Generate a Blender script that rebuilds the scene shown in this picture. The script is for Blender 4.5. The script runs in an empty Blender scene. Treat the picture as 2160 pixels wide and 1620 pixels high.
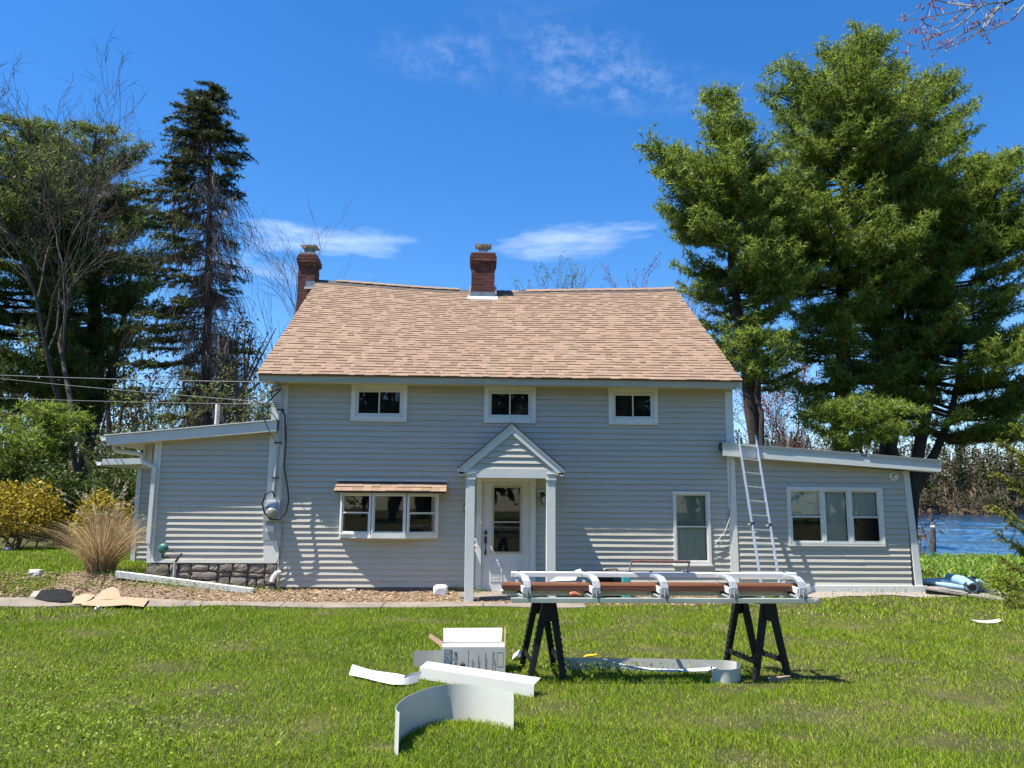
import bpy, math, random
import numpy as np
from mathutils import Vector, Matrix

# ---------------------------------------------------------------- camera, sky, sun, exposure
scene = bpy.context.scene
col = scene.collection
FPX = 1623.0
CAM = np.array([0.0, -14.2, 1.68])
_p = math.atan((1058 - 810) / FPX); _ps = math.radians(2.4); _r = math.radians(0.45)
FWD = np.array([math.sin(_ps)*math.cos(_p), math.cos(_ps)*math.cos(_p), math.sin(_p)])
_r0 = np.array([math.cos(_ps), -math.sin(_ps), 0.0]); _u0 = np.cross(_r0, FWD)
RGT = _r0*math.cos(_r) + _u0*math.sin(_r)
UPV = -_r0*math.sin(_r) + _u0*math.cos(_r)
cd = bpy.data.cameras.new('camera'); cam = bpy.data.objects.new('camera', cd); col.objects.link(cam)
cd.sensor_width = 36.0; cd.lens = 36.0*FPX/2160.0; cd.clip_end = 3000.0; cd.clip_start = 0.05
cam.matrix_world = Matrix(((RGT[0], UPV[0], -FWD[0], CAM[0]), (RGT[1], UPV[1], -FWD[1], CAM[1]),
                           (RGT[2], UPV[2], -FWD[2], CAM[2]), (0, 0, 0, 1)))
scene.camera = cam

SUN_TRAVEL = Vector((3.07, 1.0, -6.6)).normalized()
SUN_EL = math.asin(-SUN_TRAVEL.z); SUN_AZ = math.atan2(-SUN_TRAVEL.x, -SUN_TRAVEL.y)
sl = bpy.data.lights.new('sun', 'SUN'); sun = bpy.data.objects.new('sun', sl); col.objects.link(sun)
sl.energy = 5.0; sl.angle = math.radians(0.5); sl.color = (1.0, 0.96, 0.9)
sun.rotation_euler = SUN_TRAVEL.to_track_quat('-Z', 'Y').to_euler(); sun.location = (-20, -8, 40)

world = bpy.data.worlds.new('World'); scene.world = world; world.use_nodes = True
wn = world.node_tree.nodes; wl = world.node_tree.links; wn.clear()
def WN(t, **k):
    n = wn.new(t)
    for a, b in k.items(): setattr(n, a, b)
    return n
sky = WN('ShaderNodeTexSky', sky_type='NISHITA', sun_disc=False, sun_elevation=SUN_EL, sun_rotation=SUN_AZ,
         air_density=1.0, dust_density=0.25, ozone_density=3.0, altitude=50)
hs = WN('ShaderNodeHueSaturation'); hs.inputs['Saturation'].default_value = 1.33; hs.inputs['Hue'].default_value = 0.5
wl.new(sky.outputs[0], hs.inputs['Color'])
tc = WN('ShaderNodeTexCoord')
def dirpx(u, v):
    d = FWD + RGT*(u-1080)/FPX + UPV*(810-v)/FPX
    return d/np.linalg.norm(d)
def wmath(op, a, b=None, clamp=False):
    n = WN('ShaderNodeMath', operation=op, use_clamp=clamp)
    for i, x in enumerate((a, b)):
        if x is None: continue
        if isinstance(x, (int, float)): n.inputs[i].default_value = x
        else: wl.new(x, n.inputs[i])
    return n.outputs[0]
def wdot(vec):
    n = WN('ShaderNodeVectorMath', operation='DOT_PRODUCT'); wl.new(tc.outputs['Generated'], n.inputs[0]); n.inputs[1].default_value = vec
    return n.outputs['Value']
def wnoise(sx, sz, scale, det, rough, lo, hi, off=0):
    m = WN('ShaderNodeMapping'); m.inputs['Scale'].default_value = (sx, sx, sz); m.inputs['Location'].default_value = (off, off*.7, 0)
    m.inputs['Rotation'].default_value = (0, math.radians(-12), 0)
    wl.new(tc.outputs['Generated'], m.inputs['Vector'])
    t = WN('ShaderNodeTexNoise'); t.inputs['Scale'].default_value = scale; t.inputs['Detail'].default_value = det; t.inputs['Roughness'].default_value = rough
    wl.new(m.outputs[0], t.inputs['Vector'])
    r = WN('ShaderNodeMapRange', interpolation_type='SMOOTHSTEP'); r.inputs['From Min'].default_value = lo; r.inputs['From Max'].default_value = hi
    wl.new(t.outputs['Fac'], r.inputs['Value']); return r.outputs[0]
def cloud(u, v, wx, wz, amt, tilt=0.0):
    d = dirpx(u, v); rx = np.cross(d, (0, 0, 1)); rx /= np.linalg.norm(rx); uz = np.cross(rx, d)
    a, b = rx*math.cos(tilt)+uz*math.sin(tilt), -rx*math.sin(tilt)+uz*math.cos(tilt)
    ex = wmath('DIVIDE', wmath('SUBTRACT', wdot(a), float(a@d)), wx); ez = wmath('DIVIDE', wmath('SUBTRACT', wdot(b), float(b@d)), wz)
    q = wmath('ADD', wmath('MULTIPLY', ex, ex), wmath('MULTIPLY', ez, ez))
    g = wmath('SUBTRACT', 1.0, q, True)
    front = wmath('GREATER_THAN', wdot(d), 0.3)
    return wmath('MULTIPLY', wmath('MULTIPLY', g, front), amt)
flake = wnoise(1.0, 1.5, 40.0, 5.0, 0.66, 0.36, 0.74)
streak = wnoise(1.0, 5.0, 9.0, 6.0, 0.6, 0.30, 0.72, 3.1)
veil = wnoise(1.0, 2.6, 2.2, 4.0, 0.5, 0.60, 0.85, 7.7)
def eaten(mask, tex, k):
    return wmath('MAXIMUM', wmath('SUBTRACT', wmath('ADD', mask, tex), k), 0.0)
band = wnoise(1.0, 1.3, 7.0, 3.0, .5, .30, .70, 1.3)
m1 = wmath('ADD', wmath('ADD', cloud(1150, 120, .15, .060, .75, -.12), cloud(1370, 190, .16, .035, .6, -.1)), cloud(930, 115, .11, .035, .4))
m1 = wmath('MULTIPLY', wmath('MULTIPLY', wmath('MINIMUM', m1, .9), flake), wmath('ADD', wmath('MULTIPLY', band, .8), .2))
m2 = wmath('ADD', wmath('ADD', cloud(690, 503, .14, .028, 1.0, .0), cloud(1225, 508, .145, .030, .9, .08)), cloud(590, 560, .15, .030, .45))
m2 = wmath('MULTIPLY', wmath('MAXIMUM', wmath('ADD', wmath('MULTIPLY', m2, 1.15), wmath('SUBTRACT', wmath('MULTIPLY', streak, 1.0), .85)), 0.0), wmath('MULTIPLY', m2, 2.2, True))
m3 = wmath('MULTIPLY', wmath('MULTIPLY', veil, streak), 0.10)
cm = wmath('ADD', wmath('MULTIPLY', m1, 0.16), wmath('MULTIPLY', m2, 0.26))
cm = wmath('MINIMUM', wmath('ADD', cm, m3), 0.75)
mix = WN('ShaderNodeMix', data_type='RGBA'); wl.new(cm, mix.inputs['Factor']); tn = WN('ShaderNodeMix', data_type='RGBA', blend_type='MULTIPLY'); tn.inputs['Factor'].default_value = 1.0; tn.inputs['B'].default_value = (.96, 1.02, 1.15, 1); wl.new(hs.outputs[0], tn.inputs['A']); wl.new(tn.outputs['Result'], mix.inputs['A'])
mix.inputs['B'].default_value = (9.0, 9.6, 10.4, 1)
bg = WN('ShaderNodeBackground'); bg.inputs['Strength'].default_value = 0.088
wl.new(mix.outputs['Result'], bg.inputs['Color'])
wo = WN('ShaderNodeOutputWorld'); wl.new(bg.outputs[0], wo.inputs['Surface'])

vs = scene.view_settings
vs.view_transform = 'Standard'; vs.look = 'None'; vs.exposure = 1.09; vs.gamma = 1.0; vs.use_curve_mapping = False
scene.cycles.max_bounces = 6; scene.cycles.diffuse_bounces = 3; scene.cycles.transparent_max_bounces = 8
scene.cycles.use_denoising = True

# ---------------------------------------------------------------- measuring helpers (survey of the place)
def ray(u, v): return FWD + RGT*(u-1080)/FPX + UPV*(810-v)/FPX
def at(u, v, Y):
    d = ray(u, v); t = (Y-CAM[1])/d[1]; return CAM + d*t
def gr(u, v, Z=0.0):
    d = ray(u, v); t = (Z-CAM[2])/d[2]; return CAM + d*t
def sst(a, b, x):
    t = np.clip((np.asarray(x, float)-a)/(b-a), 0, 1); return t*t*(3-2*t)
def gz(x, y):
    x = np.asarray(x, float); y = np.asarray(y, float)
    near = sst(-1.8, 0.2, y)*(0.09 + 0.30*sst(-3.2, -7.0, x)*1.0)
    near = near*(1-sst(8.2, 10, x)) + sst(8.2, 10, x)*0.05*sst(-1.8, 0.2, y)
    bank = 2.6*sst(7, 22, y)*sst(-4, -10, x)
    lake = -2.5*sst(8.5, 36, y)*sst(-12, 6, x) - 2.0*sst(60, 90, y)*sst(-12, 6, x)
    far = (sst(222, 236, y)*6.2 + sst(236, 420, y)*16.0)
    lump = 0.012*np.sin(x*1.7+y*0.6)*np.sin(y*1.3-x*.4) + 0.008*np.sin(x*3.1+1.0)*np.sin(y*2.7)
    return near + bank + lake + far + lump
def ongr(u, v):
    d = ray(u, v); t = 3.0
    for k in range(4000):
        p = CAM + d*t
        if p[2] <= float(gz(p[0], p[1])): return p
        t += 0.02 + t*0.0006
    return p

# ---------------------------------------------------------------- materials
MATS = {}
class NT:
    def __init__(s, name):
        s.m = bpy.data.materials.new(name); s.m.use_nodes = True; s.t = s.m.node_tree; s.t.nodes.clear()
        s.out = s.n('ShaderNodeOutputMaterial'); MATS[name] = s.m
    def n(s, t, **k):
        x = s.t.nodes.new(t)
        for a, b in k.items(): setattr(x, a, b)
        return x
    def l(s, a, b): s.t.links.new(a, b)
    def noise(s, scale, det=4, rough=.55, vec=None, dist=0):
        t = s.n('ShaderNodeTexNoise'); t.inputs['Scale'].default_value = scale; t.inputs['Detail'].default_value = det
        t.inputs['Roughness'].default_value = rough; t.inputs['Distortion'].default_value = dist
        s.l(vec if vec is not None else s.coord(), t.inputs['Vector']); return t.outputs['Fac']
    def coord(s, scale=None, kind='Object'):
        if kind == 'World':
            g = s.n('ShaderNodeNewGeometry'); o = g.outputs['Position']
        else:
            g = s.n('ShaderNodeTexCoord'); o = g.outputs[kind]
        if scale is None: return o
        m = s.n('ShaderNodeMapping'); m.inputs['Scale'].default_value = scale; s.l(o, m.inputs['Vector']); return m.outputs[0]
    def ramp(s, fac, stops, interp='LINEAR'):
        r = s.n('ShaderNodeValToRGB'); r.color_ramp.interpolation = interp
        e = r.color_ramp.elements
        while len(e) < len(stops): e.new(0.5)
        for i, (p, c) in enumerate(stops):
            e[i].position = p; e[i].color = (*c, 1) if len(c) == 3 else c
        s.l(fac, r.inputs['Fac']); return r.outputs['Color']
    def mixc(s, f, a, b, mode='MIX'):
        x = s.n('ShaderNodeMix', data_type='RGBA', blend_type=mode)
        for v, i in ((f, 'Factor'), (a, 'A'), (b, 'B')):
            if isinstance(v, (int, float)): x.inputs[i].default_value = v
            elif isinstance(v, tuple): x.inputs[i].default_value = (*v, 1)
            else: s.l(v, x.inputs[i])
        return x.outputs['Result']
    def attr(s, name='tint'):
        a = s.n('ShaderNodeAttribute'); a.attribute_name = name; return a.outputs['Fac']
    def bump(s, h, strength=.3, dist=.01):
        b = s.n('ShaderNodeBump'); b.inputs['Strength'].default_value = strength; b.inputs['Distance'].default_value = dist
        s.l(h, b.inputs['Height']); return b.outputs['Normal']
    def pr(s, color, rough=.6, metal=0, normal=None, spec=.5, finish=True, coat=0):
        b = s.n('ShaderNodeBsdfPrincipled')
        for v, i in ((color, 'Base Color'), (rough, 'Roughness')):
            if isinstance(v, tuple): b.inputs[i].default_value = (*v, 1)
            elif isinstance(v, (int, float)): b.inputs[i].default_value = v
            else: s.l(v, b.inputs[i])
        b.inputs['Metallic'].default_value = metal; b.inputs['Specular IOR Level'].default_value = spec
        b.inputs['Coat Weight'].default_value = coat
        if normal is not None: s.l(normal, b.inputs['Normal'])
        if finish: s.l(b.outputs[0], s.out.inputs['Surface'])
        return b.outputs[0]
    def leafy(s, color, trans=.3, rough=.55, spec=.3):
        b = s.pr(color, rough, spec=spec, finish=False)
        t = s.n('ShaderNodeBsdfTranslucent')
        if isinstance(color, tuple): t.inputs['Color'].default_value = (*color, 1)
        else: s.l(color, t.inputs['Color'])
        m = s.n('ShaderNodeMixShader'); m.inputs[0].default_value = trans
        s.l(b, m.inputs[1]); s.l(t.outputs[0], m.inputs[2]); s.l(m.outputs[0], s.out.inputs['Surface'])
def plain(name, c, rough=.6, var=.12, scale=6., metal=0, bump=0., bscale=60., spec=.5, stretch=None, coat=0):
    t = NT(name)
    f = t.noise(scale, 5, .6, vec=t.coord(stretch, 'World'))
    cc = t.ramp(f, [(.3, tuple(x*(1-var) for x in c)), (.7, tuple(min(1, x*(1+var)) for x in c))])
    nm = t.bump(t.noise(bscale, 3, .6, vec=t.coord(stretch, 'World')), bump, .004) if bump else None
    t.pr(cc, rough, metal, nm, spec, coat=coat); return t.m

def build_materials():
    # painted and plastic building surfaces
    t = NT('siding'); v = t.coord((.25, 1, 3), 'World')
    base = t.ramp(t.noise(1.3, 5, .65, vec=v), [(.25, (.458, .43, .353)), (.75, (.53, .494, .412))])
    st = t.ramp(t.noise(2.2, 4, .7, vec=t.coord((2.5, 1, .35), 'World')), [(.60, (0, 0, 0)), (.80, (.34, .34, .34))])
    base = t.mixc(st, base, (.30, .285, .25))
    t.pr(base, .5, normal=t.bump(t.noise(90, 2, .5, vec=t.coord((.15, 1, 1), 'World')), .06, .003), spec=.4)
    plain('white_trim', (.74, .73, .66), .45, .07, 3.0, bump=.03)
    plain('cool_trim', (.64, .65, .60), .4, .06, 3.0, bump=.03)
    plain('aluminium_sheet', (.53, .53, .475), .32, .04, 3.0)
    plain('gutter_cream', (.66, .63, .53), .45, .1, 4.0)
    plain('fascia', (.44, .42, .31), .5, .12, 5.0, bump=.04, stretch=(.3, 1, 2))
    plain('door_white', (.66, .66, .63), .4, .05, 4.0)
    plain('door_beige', (.48, .40, .29), .45, .08, 5.0)
    plain('soffit', (.60, .58, .50), .55, .08, 4.0)
    plain('core_dark', (.018, .018, .018), .9, .2, 3.0)  # near-black; on the window backing it stands in for unlit rooms
    plain('drape', (.42, .45, .38), .8, .25, 5.0, stretch=(6, 1, .6))
    plain('drape_pale', (.74, .76, .68), .8, .2, 4.0, stretch=(5, 1, .7))
    plain('paper', (.70, .71, .64), .7, .05, 5.0)
    plain('flue_metal', (.42, .38, .30), .4, .25, 8.0, metal=.7)
    plain('lead', (.24, .26, .28), .45, .25, 9.0, metal=.5)
    plain('black_plastic', (.014, .014, .014), .55, .4, 14.0, bump=.2, bscale=90, spec=.25)
    plain('black_cable', (.02, .02, .02), .5, .2, 10.0)
    plain('grey_cable', (.15, .15, .15), .5, .15, 10.0)
    plain('meter_grey', (.42, .44, .45), .4, .1, 10.0, metal=.3)
    plain('meter_face', (.30, .29, .22), .2, .3, 40.0)
    plain('green_paint', (.04, .16, .12), .45, .2, 18.0)
    plain('black_iron', (.03, .03, .032), .5, .3, 14.0)
    plain('galvanised', (.56, .57, .57), .38, .12, 14.0, metal=.75)
    plain('aluminium', (.72, .73, .73), .34, .10, 9.0, metal=.7, stretch=(1, 1, .3))
    plain('brake_casting', (.40, .41, .42), .5, .2, 40.0, metal=.35, bump=.15)
    plain('brake_enamel', (.70, .70, .66), .35, .06, 6.0)
    plain('brake_rail', (.38, .42, .37), .42, .2, 9.0, metal=.25, stretch=(.3, 1, 1))
    plain('brake_brown', (.14, .055, .02), .28, .25, 8.0, stretch=(.2, 1, 1))
    plain('brake_brown_dark', (.075, .03, .02), .4, .25, 8.0, stretch=(.2, 1, 1))
    plain('brown_grip', (.12, .05, .04), .6, .3, 30.0)
    plain('cardboard', (.34, .235, .14), .85, .12, 9.0, bump=.1, bscale=50, stretch=(1, 8, 1))
    plain('box_white', (.54, .53, .47), .7, .07, 7.0)
    plain('print_navy', (.02, .05, .10), .6, .2, 10.0)
    plain('print_slate', (.10, .16, .20), .6, .2, 10.0)
    plain('print_grey', (.24, .24, .23), .7, .2, 10.0)
    plain('yellow_plastic', (.75, .48, .03), .4, .1, 10.0)
    plain('teal_plastic', (.05, .36, .33), .45, .15, 10.0)
    plain('red_clay', (.32, .09, .05), .6, .2, 10.0)
    plain('bag_black', (.012, .012, .013), .85, .4, 12.0, bump=.4, bscale=30, spec=.15)
    plain('foam_blue', (.22, .37, .48), .6, .08, 7.0)
    plain('foam_black', (.03, .033, .035), .6, .3, 12.0)
    plain('white_sheet', (.52, .52, .48), .4, .05, 4.0)
    plain('white_plastic', (.80, .80, .80), .45, .06, 12.0, bump=.3, bscale=25)
    plain('white_stone', (.60, .57, .52), .8, .2, 9.0, bump=.6, bscale=20)
    plain('weathered_wood', (.24, .215, .18), .8, .35, 7.0, bump=.4, bscale=30, stretch=(.5, 6, 6))
    plain('old_post', (.06, .052, .045), .85, .35, 9.0, bump=.4, bscale=30, stretch=(6, 6, .5))
    plain('concrete', (.20, .165, .125), .85, .25, 2.3, bump=.5, bscale=45)
    plain('concrete_base', (.26, .23, .20), .9, .25, 3.0, bump=.5, bscale=30)
    plain('mortar', (.30, .26, .22), .9, .25, 9.0, bump=.4)
    plain('dark_roofing', (.05, .045, .042), .8, .35, 12.0, bump=.4)
    plain('lantern_glass', (.50, .50, .45), .15, .1, 10.0)
    t = NT('stone')
    c = t.ramp(t.noise(4, 6, .65, vec=t.coord(None, 'World')), [(.25, (.11, .10, .095)), (.5, (.22, .195, .17)), (.78, (.34, .30, .26))])
    oi = t.n('ShaderNodeObjectInfo'); c = t.mixc(.75, c, t.ramp(oi.outputs['Random'], [(0, (.17, .14, .115)), (.5, (.27, .205, .15)), (1, (.36, .31, .25))]), 'MIX')
    c = t.mixc(t.ramp(t.noise(14, 5, .7, vec=t.coord(None, 'World')), [(.4, (0, 0, 0)), (.7, (.6, .6, .6))]), c, (.12, .11, .10))
    t.pr(c, .85, normal=t.bump(t.noise(26, 6, .65, vec=t.coord(None, 'World')), .7, .02))
    t = NT('brick')
    oi = t.n('ShaderNodeObjectInfo')
    c = t.ramp(oi.outputs['Random'], [(0, (.075, .022, .016)), (.4, (.12, .034, .022)), (.75, (.17, .052, .032)), (1, (.22, .095, .065))])
    c = t.mixc(t.ramp(t.noise(30, 4, .6, vec=t.coord(None, 'World')), [(.35, (0, 0, 0)), (.75, (.5, .5, .5))]), c, (.10, .035, .028))
    t.pr(c, .85, normal=t.bump(t.noise(60, 4, .6, vec=t.coord(None, 'World')), .5, .006))
    t = NT('shingle')
    c = t.ramp(t.attr(), [(0, (.222, .152, .100)), (.35, (.248, .170, .111)), (.7, (.275, .191, .124)), (1, (.302, .211, .138))])
    c = t.mixc(t.ramp(t.noise(160, 2, .6, vec=t.coord(None, 'World')), [(.35, (.0, .0, .0)), (.7, (.45, .45, .45))]), c, (.20, .125, .095))
    c = t.mixc(t.ramp(t.noise(.7, 4, .6, vec=t.coord(None, 'World')), [(.4, (0, 0, 0)), (.75, (.22, .22, .22))]), c, (.25, .16, .12))
    t.pr(c, .92, normal=t.bump(t.noise(220, 2, .6, vec=t.coord(None, 'World')), .4, .004), spec=.2)
    # glass: clear pane, mirror-like at its own Fresnel
    t = NT('glass')
    nz = t.bump(t.noise(2.6, 2, .5, vec=t.coord((1, 1, 1), 'World'), dist=1.2), .014, .03)
    gl = t.n('ShaderNodeBsdfGlossy'); gl.inputs['Roughness'].default_value = .015; t.l(nz, gl.inputs['Normal'])
    tr = t.n('ShaderNodeBsdfTransparent'); tr.inputs['Color'].default_value = (.94, .96, .95, 1)
    fr = t.n('ShaderNodeFresnel'); fr.inputs['IOR'].default_value = 1.5; t.l(nz, fr.inputs['Normal'])
    ms = t.n('ShaderNodeMixShader'); t.l(fr.outputs[0], ms.inputs[0]); t.l(tr.outputs[0], ms.inputs[1]); t.l(gl.outputs[0], ms.inputs[2])
    t.l(ms.outputs[0], t.out.inputs['Surface'])
    # ground covers
    t = NT('ground')
    P = t.coord(None, 'World')
    c = t.ramp(t.noise(1.1, 6, .65, vec=P), [(.3, (.03, .042, .008)), (.55, (.06, .068, .018)), (.75, (.17, .135, .065))])
    c = t.mixc(t.ramp(t.noise(22, 4, .7, vec=P), [(.35, (0, 0, 0)), (.7, (.7, .7, .7))]), c, (.10, .085, .045))
    sp = t.n('ShaderNodeSeparateXYZ'); t.l(P, sp.inputs[0]); mr = t.n('ShaderNodeMapRange'); mr.inputs['From Min'].default_value = 12; mr.inputs['From Max'].default_value = 22; t.l(sp.outputs['Y'], mr.inputs['Value'])
    c = t.mixc(mr.outputs[0], c, t.ramp(t.noise(.6, 5, .7, vec=P), [(.3, (.06, .042, .025)), (.7, (.14, .10, .065))]))      # forest floor beyond the yard
    t.pr(c, .95, normal=t.bump(t.noise(40, 4, .7, vec=P), .8, .03), spec=.1)
    t = NT('bed_soil')
    c = t.ramp(t.noise(5, 6, .7, vec=P if False else t.coord(None, 'World')), [(.3, (.13, .085, .055)), (.55, (.27, .185, .12)), (.8, (.38, .29, .20))])
    c = t.mixc(t.ramp(t.noise(60, 3, .7, vec=t.coord(None, 'World')), [(.4, (0, 0, 0)), (.65, (.8, .8, .8))]), c, (.36, .28, .20))
    t.pr(c, .95, normal=t.bump(t.noise(70, 4, .7, vec=t.coord(None, 'World')), 1.0, .03), spec=.1)
    t = NT('pale_gravel')
    c = t.ramp(t.noise(70, 3, .7, vec=t.coord(None, 'World')), [(.3, (.24, .20, .17)), (.7, (.52, .46, .40))])
    t.pr(c, .95, normal=t.bump(t.noise(80, 3, .7, vec=t.coord(None, 'World')), 1.0, .03), spec=.1)
    t = NT('lake_water')
    v = t.coord((1.0, .6, 1), 'World'); h2 = t.noise(2.6, 3, .6, vec=v)
    t.pr((.005, .032, .075), .08, normal=t.bump(h2, .7, .12), spec=.5)
    # vegetation
    t = NT('grass_blade')
    P = t.coord((1, 1, 0), 'World')
    c = t.ramp(t.attr(), [(0, (.068, .15, .005)), (.45, (.185, .305, .009)), (.78, (.325, .425, .018)), (.88, (.36, .34, .07)), (1, (.54, .46, .22))])
    big = t.ramp(t.noise(.55, 3, .6, vec=P), [(.42, (0, 0, 0)), (.68, (.42, .42, .42))])
    c = t.mixc(big, c, (.27, .31, .035))
    t.leafy(c, .36, .6, .12)
    def leafmat(name, stops, trans=.3, rough=.55, spec=.3):
        t = NT(name); c = t.ramp(t.attr(), stops); t.leafy(c, trans, rough, spec); return t.m
    leafmat('pine_needles', [(0, (.06, .10, .016)), (.5, (.195, .265, .036)), (.85, (.37, .44, .06)), (1, (.50, .51, .09))], .52, .5, .4)
    leafmat('pine_needles_cool', [(0, (.045, .08, .022)), (.5, (.14, .19, .036)), (.85, (.27, .31, .055)), (1, (.38, .38, .08))], .5, .5, .4)
    leafmat('spruce_needles', [(0, (.020, .034, .012)), (.5, (.055, .075, .018)), (.85, (.13, .13, .028)), (1, (.20, .18, .05))], .25)
    leafmat('shrub_leaves', [(0, (.022, .05, .010)), (.5, (.06, .10, .018)), (.85, (.13, .17, .03)), (1, (.20, .20, .05))], .35)
    leafmat('budding_leaves', [(0, (.08, .10, .02)), (.5, (.15, .18, .035)), (1, (.24, .25, .06))], .4)
    leafmat('golden_leaves', [(0, (.10, .10, .010)), (.5, (.34, .25, .018)), (.85, (.52, .38, .028)), (1, (.60, .46, .06))], .35)
    leafmat('juniper_sprays', [(0, (.07, .10, .018)), (.5, (.22, .25, .035)), (1, (.44, .42, .07))], .45)
    leafmat('lily_leaves', [(0, (.05, .12, .012)), (.5, (.14, .24, .025)), (.85, (.26, .36, .045)), (1, (.42, .38, .14))], .4)
    leafmat('weed_leaves', [(0, (.11, .19, .015)), (.6, (.24, .33, .03)), (1, (.42, .44, .07))], .45)
    leafmat('dry_blades', [(0, (.24, .15, .065)), (.5, (.44, .31, .15)), (1, (.62, .49, .28))], .35)
    leafmat('plumes', [(0, (.40, .32, .22)), (1, (.62, .54, .42))], .3)
    leafmat('red_buds', [(0, (.16, .02, .025)), (.6, (.30, .06, .06)), (1, (.45, .28, .18))], .35)
    leafmat('leaf_litter', [(0, (.11, .06, .03)), (.4, (.27, .17, .09)), (.8, (.45, .33, .19)), (1, (.60, .48, .32))], .15)
    leafmat('far_wood', [(0, (.024, .040, .012)), (.25, (.055, .065, .02)), (.45, (.09, .072, .045)), (.7, (.14, .10, .068)), (.88, (.19, .10, .06)), (1, (.24, .12, .075))], .15, .8, .1)
    def bark(name, a, b):
        t = NT(name); c = t.ramp(t.noise(9, 6, .7, vec=t.coord((1, 1, .25), 'World')), [(.3, a), (.7, b)])
        t.pr(c, .9, normal=t.bump(t.noise(22, 5, .7, vec=t.coord((1, 1, .25), 'World')), .8, .03), spec=.15)
    bark('pine_bark', (.030, .024, .019), (.085, .068, .055))
    bark('spruce_bark', (.055, .036, .026), (.14, .10, .078))
    bark('dead_twig', (.11, .085, .07), (.22, .18, .155))
    bark('grey_bark', (.055, .045, .035), (.13, .11, .09))
    bark('twig_bark', (.20, .18, .16), (.42, .39, .36))
    bark('shrub_stem', (.08, .06, .04), (.20, .16, .11))
build_materials()

# ---------------------------------------------------------------- object helpers
def link(o, parent=None):
    col.objects.link(o)
    if parent is not None: o.parent = parent
    return o
def tag(o, label=None, cat=None, group=None, kind=None):
    if label: o['label'] = label
    if cat: o['category'] = cat
    if group: o['group'] = group
    if kind: o['kind'] = kind
    return o
def empty(name, label=None, cat=None, group=None, loc=(0, 0, 0), parent=None, kind=None):
    o = link(bpy.data.objects.new(name, None), parent); o.location = loc; o.empty_display_size = .1
    bpy.context.view_layer.update() if False else None
    return tag(o, label, cat, group, kind)
def npmesh(name, V, F, mat, parent=None, tint=None, smooth=False):
    V = np.asarray(V, np.float32); F = np.asarray(F, np.int32)
    me = bpy.data.meshes.new(name); n, k = len(F), F.shape[1]
    me.vertices.add(len(V)); me.vertices.foreach_set('co', V.ravel())
    me.loops.add(n*k); me.loops.foreach_set('vertex_index', F.ravel())
    me.polygons.add(n); me.polygons.foreach_set('loop_start', np.arange(n, dtype=np.int32)*k)
    try: me.polygons.foreach_set('loop_total', np.full(n, k, np.int32))
    except Exception: pass
    me.update(calc_edges=True)
    me.polygons.foreach_set('use_smooth', np.full(n, bool(smooth)))
    if tint is not None:
        a = me.attributes.new('tint', 'FLOAT', 'POINT'); a.data.foreach_set('value', np.asarray(tint, np.float32))
    me.materials.append(MATS[mat])
    return link(bpy.data.objects.new(name, me), parent)
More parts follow.
